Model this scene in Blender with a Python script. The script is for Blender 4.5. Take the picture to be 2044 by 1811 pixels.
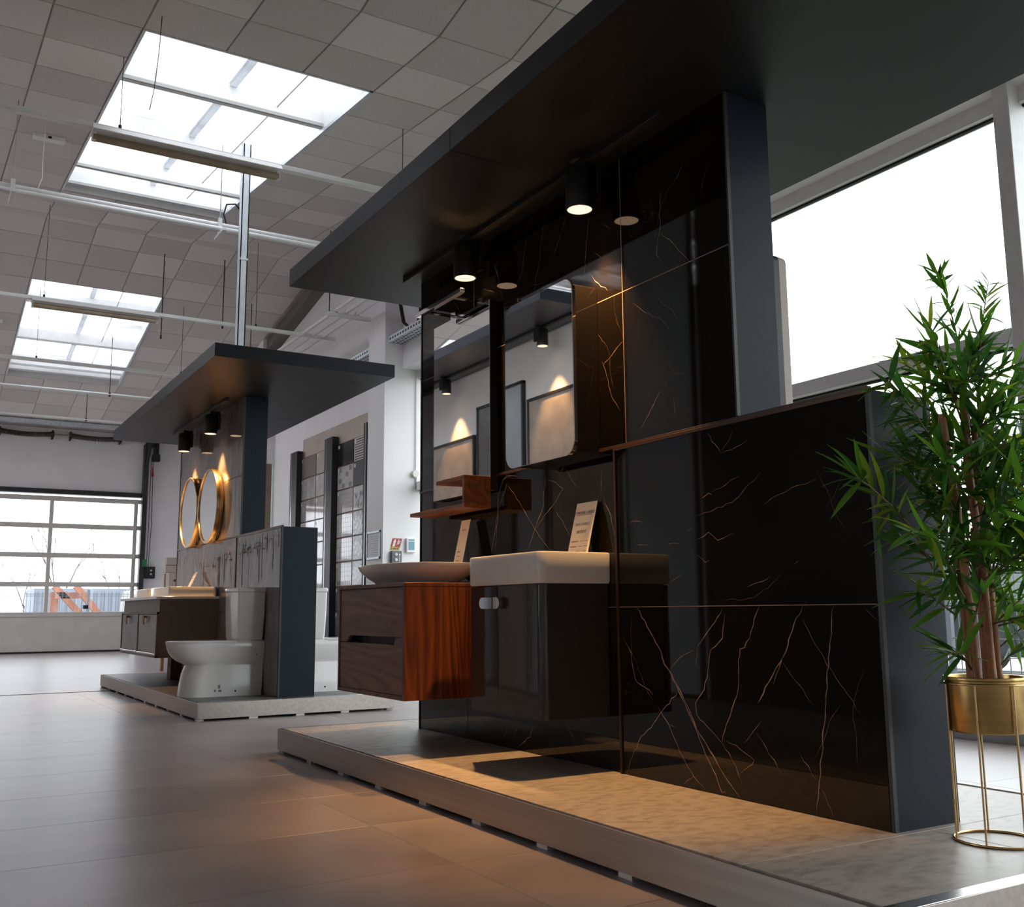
import bpy, bmesh, math, random
from mathutils import Vector, Matrix, Euler
random.seed(7)
for _o in list(bpy.data.objects): bpy.data.objects.remove(_o)
S = bpy.context.scene
COL = S.collection
PI = math.pi

# ------------------------------------------------------------------ camera
HP = 0.1175                      # height of the display platforms
cam_d = bpy.data.cameras.new('camera'); cam = bpy.data.objects.new('camera', cam_d); COL.objects.link(cam)
R0 = Vector((0.85814359, -0.51334746, -0.00799794)); D0 = Vector((0.07225945, 0.13618709, -0.98804436)); F0 = Vector((0.50829928, 0.847306, 0.15396228))
cam.matrix_world = Matrix(((R0.x, -D0.x, -F0.x, 0), (R0.y, -D0.y, -F0.y, 0), (R0.z, -D0.z, -F0.z, 0.7095), (0, 0, 0, 1)))
cam_d.sensor_width = 36; cam_d.sensor_fit = 'HORIZONTAL'; cam_d.lens = 2009.55 * 36 / 2044
cam_d.clip_start = 0.05; cam_d.clip_end = 300
S.camera = cam

# ------------------------------------------------------------------ sky and exposure
wd = bpy.data.worlds.new('overcast_sky'); S.world = wd; wd.use_nodes = True
nt = wd.node_tree; nt.nodes.clear()
wo = nt.nodes.new('ShaderNodeOutputWorld'); bg = nt.nodes.new('ShaderNodeBackground')
tc = nt.nodes.new('ShaderNodeTexCoord'); nz = nt.nodes.new('ShaderNodeTexNoise'); cr = nt.nodes.new('ShaderNodeValToRGB')
nz.inputs['Scale'].default_value = 1.6; nz.inputs['Detail'].default_value = 3
cr.color_ramp.elements[0].position = .3; cr.color_ramp.elements[0].color = (.90, .945, .975, 1)
cr.color_ramp.elements[1].position = .7; cr.color_ramp.elements[1].color = (.95, .975, .99, 1)
nt.links.new(tc.outputs['Generated'], nz.inputs['Vector']); nt.links.new(nz.outputs['Fac'], cr.inputs['Fac'])
nt.links.new(cr.outputs['Color'], bg.inputs['Color']); nt.links.new(bg.outputs[0], wo.inputs[0])
bg.inputs['Strength'].default_value = 1.0
S.view_settings.view_transform = 'Standard'; S.view_settings.look = 'None'
S.view_settings.exposure = 2.25; S.view_settings.gamma = 1.0; S.view_settings.use_curve_mapping = False
S.cycles.max_bounces = 10; S.cycles.diffuse_bounces = 5; S.cycles.glossy_bounces = 5; S.cycles.transparent_max_bounces = 12; S.cycles.transmission_bounces = 6
S.cycles.sample_clamp_indirect = 6
SPOT_W = 42.0                    # watts of one track spotlight

# ------------------------------------------------------------------ mesh helpers
class MB:
    def __init__(self): self.bm = bmesh.new()
    def box(self, a, b, bevel=0, seg=1):
        c = [(a[i] + b[i]) / 2 for i in range(3)]; s = [abs(b[i] - a[i]) for i in range(3)]
        r = bmesh.ops.create_cube(self.bm, size=1.0, matrix=Matrix.Translation(c) @ Matrix.Diagonal((*s, 1)))
        if bevel:
            es = list({e for v in r['verts'] for e in v.link_edges})
            bmesh.ops.bevel(self.bm, geom=es, offset=bevel, segments=seg, profile=.5, affect='EDGES')
        return self
    def obox(self, c, s, rot, bevel=0):
        m = rot.to_matrix().to_4x4() if isinstance(rot, Euler) else rot.to_4x4()
        r = bmesh.ops.create_cube(self.bm, size=1.0, matrix=Matrix.Translation(c) @ m @ Matrix.Diagonal((*s, 1)))
        if bevel:
            es = list({e for v in r['verts'] for e in v.link_edges})
            bmesh.ops.bevel(self.bm, geom=es, offset=bevel, segments=1, profile=.5, affect='EDGES')
        return self
    def bar(self, p0, p1, w, h):
        p0 = Vector(p0); p1 = Vector(p1); d = p1 - p0
        q = d.to_track_quat('Y', 'Z').to_matrix()
        return self.obox((p0 + p1) / 2, (w, d.length, h), q)
    def cyl(self, p0, p1, r, seg=16, r2=None):
        p0 = Vector(p0); p1 = Vector(p1); d = p1 - p0
        q = d.to_track_quat('Z', 'Y').to_matrix().to_4x4()
        bmesh.ops.create_cone(self.bm, cap_ends=True, segments=seg, radius1=r, radius2=r if r2 is None else r2, depth=d.length, matrix=Matrix.Translation((p0 + p1) / 2) @ q)
        return self
    def loft(self, rings, cap=True, closed=True):
        vs = [[self.bm.verts.new(p) for p in ring] for ring in rings]
        n = len(rings[0])
        for i in range(len(vs) - 1):
            for j in range(n if closed else n - 1):
                k = (j + 1) % n
                try: self.bm.faces.new((vs[i][j], vs[i][k], vs[i + 1][k], vs[i + 1][j]))
                except ValueError: pass
        if cap:
            self.bm.faces.new(list(reversed(vs[0]))); self.bm.faces.new(vs[-1])
        return self
    def tube(self, pts, r, seg=8, cap=True):
        pts = [Vector(p) for p in pts]; rs = r if isinstance(r, (list, tuple)) else [r] * len(pts)
        rings = []; up = None
        for i, p in enumerate(pts):
            t = (pts[min(i + 1, len(pts) - 1)] - pts[max(i - 1, 0)]).normalized()
            if up is None:
                up = Vector((0, 0, 1)) if abs(t.z) < .9 else Vector((1, 0, 0))
            a = t.cross(up).normalized(); b = a.cross(t).normalized(); up = b
            rings.append([p + (a * math.cos(2 * PI * k / seg) + b * math.sin(2 * PI * k / seg)) * rs[i] for k in range(seg)])
        return self.loft(rings, cap)
    def lathe(self, prof, c, seg=24, cap=True, axis='Z'):
        rings = []
        for r, z in prof:
            ring = []
            for k in range(seg):
                a = 2 * PI * k / seg
                if axis == 'Z': ring.append((c[0] + r * math.cos(a), c[1] + r * math.sin(a), c[2] + z))
                else: ring.append((c[0] + z, c[1] + r * math.cos(a), c[2] + r * math.sin(a)))
            rings.append(ring)
        return self.loft(rings, cap)
    def prism(self, poly, vec):
        vec = Vector(vec); a = [Vector(p) for p in poly]
        return self.loft([a, [p + vec for p in a]])
    def face(self, pts):
        self.bm.faces.new([self.bm.verts.new(p) for p in pts]); return self

WL = {}
def setp(o, **k):
    for a, v in k.items():
        if v is not None: o[a] = v
    return o
def obj(name, mb, m, parent=None, smooth=None, loc=None, kind=None):
    """one mesh object; vertices are given in world metres and moved into the parent's (or own) frame"""
    if parent is not None: base = WL[parent.name]
    else: base = Vector(loc) if loc is not None else Vector((0, 0, 0))
    own = Vector(loc) if loc is not None else base
    bm = mb.bm
    bmesh.ops.recalc_face_normals(bm, faces=bm.faces)
    bmesh.ops.translate(bm, verts=bm.verts, vec=-own)
    me = bpy.data.meshes.new(name); bm.to_mesh(me); bm.free()
    if smooth:
        for p in me.polygons: p.use_smooth = True
        me.set_sharp_from_angle(angle=math.radians(smooth if smooth > 1 else 40))
    if m: me.materials.append(m)
    o = bpy.data.objects.new(name, me); COL.objects.link(o)
    if parent is not None: o.parent = parent; o.location = own - base
    else: o.location = own
    WL[o.name] = own
    if kind: o['kind'] = kind
    return o
def thing(name, label, cat, loc, group=None):
    o = bpy.data.objects.new(name, None); COL.objects.link(o); o.location = loc; o.empty_display_size = .1
    WL[o.name] = Vector(loc); setp(o, label=label, category=cat, group=group); return o
def tag(o, label, cat, group=None): return setp(o, label=label, category=cat, group=group)
def copy_tree(o, parent=None, name=None):
    c = o.copy(); COL.objects.link(c)
    if parent is not None: c.parent = parent
    for ch in o.children: copy_tree(ch, c)
    return c
def inst(name, me, loc, parent=None, rot=None, scale=None, kind=None):
    o = bpy.data.objects.new(name, me); COL.objects.link(o)
    base = WL[parent.name] if parent is not None else Vector((0, 0, 0))
    if parent is not None: o.parent = parent
    o.location = Vector(loc) - base
    if rot is not None: o.rotation_euler = rot
    if scale is not None: o.scale = scale
    WL[o.name] = Vector(loc)
    if kind: o['kind'] = kind
    return o
def mesh_of(name, mb, m, smooth=None):
    bmesh.ops.recalc_face_normals(mb.bm, faces=mb.bm.faces)
    me = bpy.data.meshes.new(name); mb.bm.to_mesh(me); mb.bm.free(); me.materials.append(m)
    if smooth:
        for p in me.polygons: p.use_smooth = True
        me.set_sharp_from_angle(angle=math.radians(smooth))
    return me

# ------------------------------------------------------------------ materials
def N(m, t, **k):
    n = m.node_tree.nodes.new(t)
    for a, v in k.items(): setattr(n, a, v)
    return n
def L(m, a, b): m.node_tree.links.new(a, b)
def mat(name, c, rough=.5, metal=0.0, c2=None, scale=8.0, stretch=(1, 1, 1), detail=5, bump=0.0, ior=1.5, rand=False, coat=0, spec=None, rvar=0.0, ramp=(.35, .65), dist=0.0):
    m = bpy.data.materials.new(name); m.use_nodes = True; p = m.node_tree.nodes['Principled BSDF']
    p.inputs['Roughness'].default_value = rough; p.inputs['Metallic'].default_value = metal; p.inputs['IOR'].default_value = ior
    p.inputs['Coat Weight'].default_value = coat
    if spec is not None: p.inputs['Specular IOR Level'].default_value = spec
    if c2 is None: c2 = tuple(x * .93 for x in c)
    t = N(m, 'ShaderNodeTexCoord'); mp = N(m, 'ShaderNodeMapping'); mp.inputs['Scale'].default_value = stretch
    L(m, t.outputs['Object'], mp.inputs['Vector'])
    vec = mp.outputs[0]
    if rand:
        oi = N(m, 'ShaderNodeObjectInfo'); mul = N(m, 'ShaderNodeMath', operation='MULTIPLY'); mul.inputs[1].default_value = 37.0
        L(m, oi.outputs['Random'], mul.inputs[0]); ad = N(m, 'ShaderNodeVectorMath', operation='ADD')
        L(m, vec, ad.inputs[0]); L(m, mul.outputs[0], ad.inputs[1]); vec = ad.outputs[0]
    n = N(m, 'ShaderNodeTexNoise'); n.inputs['Scale'].default_value = scale; n.inputs['Detail'].default_value = detail; n.inputs['Distortion'].default_value = dist
    L(m, vec, n.inputs['Vector'])
    r = N(m, 'ShaderNodeValToRGB'); r.color_ramp.elements[0].position = ramp[0]; r.color_ramp.elements[1].position = ramp[1]
    r.color_ramp.elements[0].color = (*c2, 1); r.color_ramp.elements[1].color = (*c, 1)
    L(m, n.outputs['Fac'], r.inputs['Fac']); col = r.outputs['Color']
    if rand:
        hs = N(m, 'ShaderNodeHueSaturation'); mr = N(m, 'ShaderNodeMapRange'); mr.inputs[3].default_value = 1 - rand; mr.inputs[4].default_value = 1 + rand
        L(m, oi.outputs['Random'], mr.inputs[0]); L(m, mr.outputs[0], hs.inputs['Value']); L(m, col, hs.inputs['Color']); col = hs.outputs['Color']
    L(m, col, p.inputs['Base Color'])
    if rvar:
        mr = N(m, 'ShaderNodeMapRange'); mr.inputs[3].default_value = rough - rvar; mr.inputs[4].default_value = rough + rvar
        L(m, n.outputs['Fac'], mr.inputs[0]); L(m, mr.outputs[0], p.inputs['Roughness'])
    if bump:
        b = N(m, 'ShaderNodeBump'); b.inputs['Strength'].default_value = bump; b.inputs['Distance'].default_value = .01
        L(m, n.outputs['Fac'], b.inputs['Height']); L(m, b.outputs[0], p.inputs['Normal'])
    return m
def wood(name, c, c2, axis, rough=.45, coat=0.0, figure=3.0):
    m = bpy.data.materials.new(name); m.use_nodes = True; p = m.node_tree.nodes['Principled BSDF']
    p.inputs['Roughness'].default_value = rough; p.inputs['Coat Weight'].default_value = coat
    t = N(m, 'ShaderNodeTexCoord'); mp = N(m, 'ShaderNodeMapping')
    st = {'Y': (1, .12, 1), 'Z': (1, 1, .1), 'X': (.12, 1, 1)}[axis]
    mp.inputs['Scale'].default_value = st; L(m, t.outputs['Object'], mp.inputs['Vector'])
    n1 = N(m, 'ShaderNodeTexNoise'); n1.inputs['Scale'].default_value = figure; n1.inputs['Detail'].default_value = 2; n1.inputs['Distortion'].default_value = .4
    L(m, mp.outputs[0], n1.inputs['Vector'])
    mu = N(m, 'ShaderNodeMath', operation='MULTIPLY'); mu.inputs[1].default_value = 26; L(m, n1.outputs['Fac'], mu.inputs[0])
    fr = N(m, 'ShaderNodeMath', operation='PINGPONG'); fr.inputs[1].default_value = 1.0; L(m, mu.outputs[0], fr.inputs[0])
    n2 = N(m, 'ShaderNodeTexNoise'); n2.inputs['Scale'].default_value = 90; n2.inputs['Detail'].default_value = 4; L(m, mp.outputs[0], n2.inputs['Vector'])
    mx = N(m, 'ShaderNodeMath', operation='MULTIPLY_ADD'); mx.inputs[1].default_value = .5; L(m, fr.outputs[0], mx.inputs[0])
    m2 = N(m, 'ShaderNodeMath', operation='MULTIPLY'); m2.inputs[1].default_value = .6; L(m, n2.outputs['Fac'], m2.inputs[0]); L(m, m2.outputs[0], mx.inputs[2])
    r = N(m, 'ShaderNodeValToRGB'); r.color_ramp.elements[0].position = .2; r.color_ramp.elements[1].position = .85
    r.color_ramp.elements[0].color = (*c2, 1); r.color_ramp.elements[1].color = (*c, 1)
    L(m, mx.outputs[0], r.inputs['Fac']); L(m, r.outputs['Color'], p.inputs['Base Color'])
    return m
def marble(name, base, vein, rough=.04, amt=.035, sc=2.2):
    m = bpy.data.materials.new(name); m.use_nodes = True; p = m.node_tree.nodes['Principled BSDF']
    p.inputs['Roughness'].default_value = rough
    t = N(m, 'ShaderNodeTexCoord'); oi = N(m, 'ShaderNodeObjectInfo'); mul = N(m, 'ShaderNodeMath', operation='MULTIPLY'); mul.inputs[1].default_value = 23.0
    L(m, oi.outputs['Random'], mul.inputs[0]); ad = N(m, 'ShaderNodeVectorMath', operation='ADD'); L(m, t.outputs['Object'], ad.inputs[0]); L(m, mul.outputs[0], ad.inputs[1])
    n = N(m, 'ShaderNodeTexNoise'); n.inputs['Scale'].default_value = sc; n.inputs['Detail'].default_value = 6; n.inputs['Distortion'].default_value = .6; L(m, ad.outputs[0], n.inputs['Vector'])
    s = N(m, 'ShaderNodeMath', operation='SUBTRACT'); s.inputs[1].default_value = .5; L(m, n.outputs['Fac'], s.inputs[0])
    a = N(m, 'ShaderNodeMath', operation='ABSOLUTE'); L(m, s.outputs[0], a.inputs[0])
    r = N(m, 'ShaderNodeValToRGB'); r.color_ramp.elements[0].position = 0; r.color_ramp.elements[0].color = (1, 1, 1, 1)
    r.color_ramp.elements[1].position = amt; r.color_ramp.elements[1].color = (0, 0, 0, 1); L(m, a.outputs[0], r.inputs['Fac'])
    n2 = N(m, 'ShaderNodeTexNoise'); n2.inputs['Scale'].default_value = 3; L(m, ad.outputs[0], n2.inputs['Vector'])
    r2 = N(m, 'ShaderNodeValToRGB'); r2.color_ramp.elements[0].position = .5; r2.color_ramp.elements[1].position = .75; L(m, n2.outputs['Fac'], r2.inputs['Fac'])
    mm = N(m, 'ShaderNodeMath', operation='MULTIPLY'); L(m, r.outputs['Color'], mm.inputs[0]); L(m, r2.outputs['Color'], mm.inputs[1])
    mix = N(m, 'ShaderNodeMix', data_type='RGBA'); mix.inputs[6].default_value = (*base, 1); mix.inputs[7].default_value = (*vein, 1)
    L(m, mm.outputs[0], mix.inputs[0]); L(m, mix.outputs[2], p.inputs['Base Color'])
    return m
def emit(name, c, s):
    m = bpy.data.materials.new(name); m.use_nodes = True; m.node_tree.nodes.clear()
    o = N(m, 'ShaderNodeOutputMaterial'); e = N(m, 'ShaderNodeEmission'); e.inputs[0].default_value = (*c, 1); e.inputs[1].default_value = s
    L(m, e.outputs[0], o.inputs[0]); return m
def glass(name, tint=(.96, .98, .98), refl=.06):
    m = bpy.data.materials.new(name); m.use_nodes = True; m.node_tree.nodes.clear()
    o = N(m, 'ShaderNodeOutputMaterial'); t = N(m, 'ShaderNodeBsdfTransparent'); g = N(m, 'ShaderNodeBsdfGlossy'); mx = N(m, 'ShaderNodeMixShader')
    t.inputs[0].default_value = (*tint, 1); g.inputs['Roughness'].default_value = .02; g.inputs[0].default_value = (.9, .95, .95, 1)
    lw = N(m, 'ShaderNodeLayerWeight'); lw.inputs[0].default_value = .12; mr = N(m, 'ShaderNodeMapRange'); mr.inputs[3].default_value = refl * .5; mr.inputs[4].default_value = .6
    L(m, lw.outputs['Facing'], mr.inputs[0]); mr.interpolation_type = 'SMOOTHSTEP'
    L(m, mr.outputs[0], mx.inputs[0]); L(m, t.outputs[0], mx.inputs[1]); L(m, g.outputs[0], mx.inputs[2]); L(m, mx.outputs[0], o.inputs[0]); return m
def translucent(name, c, c2, scale, stretch, frac=.85):
    m = bpy.data.materials.new(name); m.use_nodes = True; m.node_tree.nodes.clear()
    o = N(m, 'ShaderNodeOutputMaterial'); t = N(m, 'ShaderNodeBsdfTranslucent'); d = N(m, 'ShaderNodeBsdfDiffuse'); mx = N(m, 'ShaderNodeMixShader')
    tcn = N(m, 'ShaderNodeTexCoord'); mp = N(m, 'ShaderNodeMapping'); mp.inputs['Scale'].default_value = stretch; n = N(m, 'ShaderNodeTexNoise'); n.inputs['Scale'].default_value = scale; n.inputs['Detail'].default_value = 4
    r = N(m, 'ShaderNodeValToRGB'); r.color_ramp.elements[0].position = .22; r.color_ramp.elements[1].position = .46
    r.color_ramp.elements[0].color = (*c2, 1); r.color_ramp.elements[1].color = (*c, 1)
    L(m, tcn.outputs['Object'], mp.inputs[0]); L(m, mp.outputs[0], n.inputs[0]); L(m, n.outputs['Fac'], r.inputs[0]); L(m, r.outputs[0], t.inputs[0]); L(m, r.outputs[0], d.inputs[0])
    mx.inputs[0].default_value = 1 - frac
    L(m, t.outputs[0], mx.inputs[1]); L(m, d.outputs[0], mx.inputs[2]); L(m, mx.outputs[0], o.inputs[0]); return m

M = {}
M['floor'] = mat('floor_concrete_tile', (.295, .242, .238), .32, c2=(.205, .166, .163), scale=2.2, stretch=(.8, 1.4, 1), detail=7, rand=.03, rvar=.02, ramp=(.3, .72), ior=1.5)
M['plat1'] = mat('beige_stone_tile', (.43, .37, .325), .42, c2=(.30, .25, .215), scale=16, stretch=(1.2, 2.0, 1), detail=12, rand=.03, ramp=(.34, .56), rvar=.04, dist=.15)
M['plat2'] = mat('dark_grey_stone_tile', (.13, .12, .12), .4, c2=(.075, .068, .068), scale=6, detail=8, rand=.06, stretch=(1, .5, 1))
M['grout'] = mat('dark_grout', (.12, .11, .105), .8)
M['steel'] = mat('brushed_steel', (.42, .375, .345), .38, 1.0, c2=(.36, .32, .295), scale=60, stretch=(1, .02, 1), rvar=.05)
M['steel_lip'] = mat('bright_steel_edge', (.72, .74, .76), .25, 1.0, scale=20)
M['anthracite'] = mat('anthracite_laminate', (.011, .018, .027), .42, c2=(.0095, .0155, .024), spec=.15, scale=60, rvar=.03)
M['canopy'] = mat('anthracite_canopy_panel', (.0115, .013, .0165), .42, c2=(.010, .0115, .0145), spec=.25, scale=40, rvar=.03)
M['bronze'] = mat('dark_bronze_profile', (.075, .042, .030), .35, .5, scale=30)
M['black_marble'] = marble('polished_black_marble', (.0055, .0040, .0031), (.05, .03, .02), .035, .004, 2.0)
M['vein'] = mat('golden_marble_vein', (.50, .33, .25), .12, c2=(.22, .135, .10), scale=25, detail=3)
M['gray_marble'] = mat('polished_grey_marble', (.21, .185, .185), .07, c2=(.135, .115, .115), scale=3, stretch=(1, 2.5, .7), detail=9, rand=.06, dist=.8)
M['brown_refl'] = mat('brown_reflection', (.085, .042, .026), .6, c2=(.045, .022, .015), spec=.1, scale=30, stretch=(1, 1, .3))  # brown tone of a reflection in the glossy tiles
M['ceil_a'] = mat('light_ceiling_tile', (.74, .69, .675), .9, c2=(.70, .65, .635), scale=60, bump=.08, rand=.04)
M['ceil_b'] = mat('grey_ceiling_tile', (.64, .59, .575), .9, c2=(.60, .55, .535), scale=60, bump=.08, rand=.04)
M['grid'] = mat('ceiling_grid', (.50, .46, .45), .7)
M['white_wall'] = mat('white_plaster', (.84, .815, .82), .85, c2=(.81, .785, .79), scale=3, bump=.03)
M['white_paint'] = mat('white_painted_metal', (.80, .79, .79), .4, scale=12)
M['grey_paint'] = mat('grey_painted_metal', (.42, .41, .40), .4, scale=12)
M['post_paint'] = mat('pale_galvanised_paint', (.82, .86, .92), .5, c2=(.74, .78, .84), scale=14)
M['galv'] = mat('galvanised_steel', (.66, .70, .74), .42, .85, c2=(.52, .56, .60), scale=26, detail=2)
M['dark_metal'] = mat('dark_metal', (.03, .03, .032), .45, .3, scale=20)
M['black'] = mat('matt_black_paint', (.008, .008, .008), .5, scale=20)
M['rubber'] = mat('black_rubber', (.012, .012, .012), .75, scale=20)
M['ceramic'] = mat('white_glazed_ceramic', (.80, .775, .755), .09, scale=4, c2=(.78, .755, .735))
M['mirror'] = mat('mirror_glass', (.86, .87, .87), .015, 1.0, scale=2, c2=(.85, .86, .86))
M['brass'] = mat('brushed_brass', (.70, .49, .25), .26, 1.0, c2=(.62, .42, .20), scale=40, stretch=(1, 1, .05))
M['pot_brass'] = mat('spun_brass', (.62, .42, .17), .3, 1.0, c2=(.54, .36, .14), scale=50, stretch=(.05, .05, 1))
M['walnut'] = wood('walnut_veneer', (.27, .135, .085), (.13, .060, .038), 'Y', .5)
M['rosewood'] = wood('red_brown_wood_veneer', (.19, .045, .012), (.045, .010, .004), 'Z', .42, .0, 5.0)
M['shelfwood'] = wood('red_brown_shelf_wood', (.22, .068, .024), (.08, .022, .009), 'Y', .42, .0, 4.0)
M['gloss_dark'] = mat('gloss_charcoal_lacquer', (.042, .037, .036), .055, scale=3)
M['gloss_black'] = mat('gloss_black_lacquer', (.010, .008, .0075), .06, scale=3)
M['taupe'] = mat('taupe_lacquer', (.165, .13, .105), .5, scale=6)
M['taupe_door'] = mat('mauve_grey_lacquer', (.23, .19, .185), .4, scale=6)
M['chrome'] = mat('polished_chrome', (.85, .86, .88), .06, 1.0, scale=10)
M['copper'] = mat('tan_leather_pull', (.30, .13, .05), .5, scale=40)
M['card'] = mat('white_card', (.78, .70, .64), .35, scale=10)
M['ink'] = mat('black_ink', (.05, .045, .045), .6)
M['ink2'] = mat('grey_ink', (.22, .20, .20), .6)
M['fascia_white'] = mat('white_fixture_metal', (.84, .83, .82), .35, scale=10)
M['tube'] = mat('unlit_fluorescent_tube', (.42, .34, .25), .3, c2=(.28, .20, .12), scale=4, stretch=(.6, 1, 1))
M['glass'] = glass('window_glass')
M['acrylic'] = glass('door_acrylic_pane', (.90, .91, .93), .05)
M['skylight'] = translucent('skylight_polycarbonate', (.90, .91, .93), (.30, .31, .33), 1.6, (.35, 3.2, 1))
M['overlap'] = translucent('skylight_overlap', (.62, .63, .65), (.50, .50, .52), 3.0, (1, 1, 1))
M['soil'] = mat('dark_soil', (.02, .015, .01), .9, scale=60, bump=.5)
M['cane'] = mat('bamboo_cane', (.46, .21, .10), .5, c2=(.28, .11, .05), scale=14, stretch=(1, 1, .3))
M['twig'] = mat('green_brown_twig', (.16, .12, .05), .6, scale=30)
M['lamp_face'] = emit('lit_lamp_lens', (1.0, .66, .40), .42)
M['lamp_core'] = emit('lit_lamp_core', (1.0, .72, .42), 5.0)
M['reflector'] = mat('lamp_reflector', (.9, .75, .5), .2, 1.0, scale=80)
M['asphalt'] = mat('pale_paving', (.30, .29, .28), .9, c2=(.24, .23, .22), scale=8, bump=.2)
M['grassm'] = mat('grass', (.05, .09, .035), .9, c2=(.03, .06, .02), scale=20, bump=.4)
M['car'] = mat('silver_car_paint', (.22, .24, .29), .3, .3, scale=3)
M['car_dark'] = mat('dark_car_paint', (.03, .035, .045), .2, scale=3)
M['car_glass'] = mat('tinted_car_glass', (.06, .08, .08), .05, scale=3)
M['orange'] = mat('orange_timber', (.42, .16, .09), .7, c2=(.30, .11, .06), scale=6, stretch=(1, 1, .2))
M['fence'] = mat('fence_wire', (.12, .13, .15), .5, .4, scale=30)
M['bark'] = mat('bark', (.10, .075, .065), .9, scale=30, bump=.4)
M['bag'] = mat('white_woven_bag', (.42, .41, .40), .8, scale=30, bump=.3)
M['container'] = mat('pale_blue_container', (.25, .28, .33), .6, scale=4)
M['beige_board'] = mat('beige_board', (.50, .415, .365), .6, c2=(.44, .36, .315), scale=2, detail=8)
M['red'] = mat('red_sign_plate', (.33, .008, .014), .35, scale=8)
M['yellow'] = mat('yellow_sign_band', (.55, .40, .05), .4, scale=8)
M['green'] = mat('green_plastic', (.02, .22, .07), .4, scale=8)
M['blue'] = mat('blue_label', (.16, .33, .45), .4, scale=8)
M['slate'] = mat('slate_grey_plastic', (.11, .125, .135), .4, scale=8)
M['plastic'] = mat('cream_plastic', (.66, .63, .58), .4, scale=8)
M['spring'] = mat('oiled_spring_steel', (.06, .045, .04), .5, .5, scale=40)
M['door_panel'] = mat('grey_door_panel', (.60, .56, .53), .5, scale=6)
def leafmat(name, c, c2):
    m = mat(name, c, .38, c2=c2, scale=30, stretch=(1, 1, .3), rand=.18)
    p = m.node_tree.nodes['Principled BSDF']; out = m.node_tree.nodes['Material Output']
    tr = N(m, 'ShaderNodeBsdfTranslucent'); mx = N(m, 'ShaderNodeMixShader'); mx.inputs[0].default_value = .5
    tr.inputs[0].default_value = (c[0] * 2.2, c[1] * 2.0, c[2] * .8, 1)
    L(m, p.outputs[0], mx.inputs[1]); L(m, tr.outputs[0], mx.inputs[2]); L(m, mx.outputs[0], out.inputs[0]); return m
M['leaf1'] = leafmat('dark_green_leaf', (.026, .095, .03), (.018, .07, .022))
M['leaf2'] = leafmat('mid_green_leaf', (.055, .15, .024), (.04, .115, .018))
M['leaf3'] = leafmat('yellow_green_leaf', (.14, .21, .035), (.10, .16, .025))
# ================================================================== STRUCTURE
def struct(name, mb, m, **k): return obj(name, mb, m, kind='structure', **k)

# ---- floor: bed, loose far part, and single tiles where their joints can be told apart
fb = MB()
fb.box((-2.2, -1.0, -.06), (5.2, 10.2, -.004))
fb.box((-6, 10.2, -.06), (5.2, 21.0, 0)); fb.box((-6, -4, -.06), (5.2, -1.0, 0)); fb.box((-6, -1.0, -.06), (-2.2, 10.2, 0))
floor = struct('floor', fb, M['floor'])
t = MB(); t.box((-.5992, -.2992, -.012), (.5992, .2992, 0), .0008); tile_me = mesh_of('floor_tile', t, M['floor'])
for i in range(-3, 4):
    for j in range(-9, 10):
        x = 1.40 - .6 + 1.2 * i; y = 4.77 + .6 * j
        x0, x1, y0, y1 = x - .6, x + .6, y - .3, y + .3
        if x1 > 5.25 or x0 < -2.25 or y0 < -1.05 or y1 > 10.25: continue
        inst('tile', tile_me, (x, y, 0), floor)
gb = MB(); gb.box((-80, -60, -.35), (120, 160, -.25)); struct('ground', gb, M['asphalt'])

# ---- pitched ceiling: valley in front, ridge, second valley at the back
def zc(y):
    if y < 5.73: return 4.608 + .15 * (5.73 - y)
    if y < 12.82: return 4.608 + .118 * (y - 5.73)
    if y < 19.7: return 5.445 - .184 * (y - 12.82)
    return 4.179
SKY = [(1.15, 2.88, 6.87, 11.40), (1.15, 2.88, 14.40, 17.78)]
cb = MB()
def cslab(x0, x1, y0, y1, off=.012, th=.1):
    cb.prism([(x0, y0, zc(y0 + 1e-6) + off), (x1, y0, zc(y0 + 1e-6) + off), (x1, y1, zc(y1 - 1e-6) + off), (x0, y1, zc(y1 - 1e-6) + off)], (0, 0, th))
for y0, y1, sk in ((-4, 5.73, None), (5.73, 12.82, SKY[0]), (12.82, 19.7, SKY[1]), (19.7, 21, None)):
    if sk is None: cslab(-6, 5.0, y0, y1)
    else:
        cslab(-6, -4.62, y0, y1); cslab(-2.89, -2.31, y0, y1); cslab(-.58, sk[0], y0, y1); cslab(-2.31, -.58, y0, sk[2]); cslab(-2.31, -.58, sk[3], y1); cslab(-4.62, -2.89, y0, sk[2]); cslab(-4.62, -2.89, sk[3], y1); cslab(sk[1], 5.0, y0, y1); cslab(sk[0], sk[1], y0, sk[2]); cslab(sk[0], sk[1], sk[3], y1)
ceiling = struct('ceiling', cb, M['grid'])
P_ = .5767
def ctile(m):
    b = MB(); b.box((-P_ / 2 + .006, -P_ / 2 + .006, 0), (P_ / 2 - .006, P_ / 2 - .006, .018), .003); return mesh_of('ceiling_tile', b, m)
ct = [ctile(M['ceil_a']), ctile(M['ceil_b'])]
far_tiles = []
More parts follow.
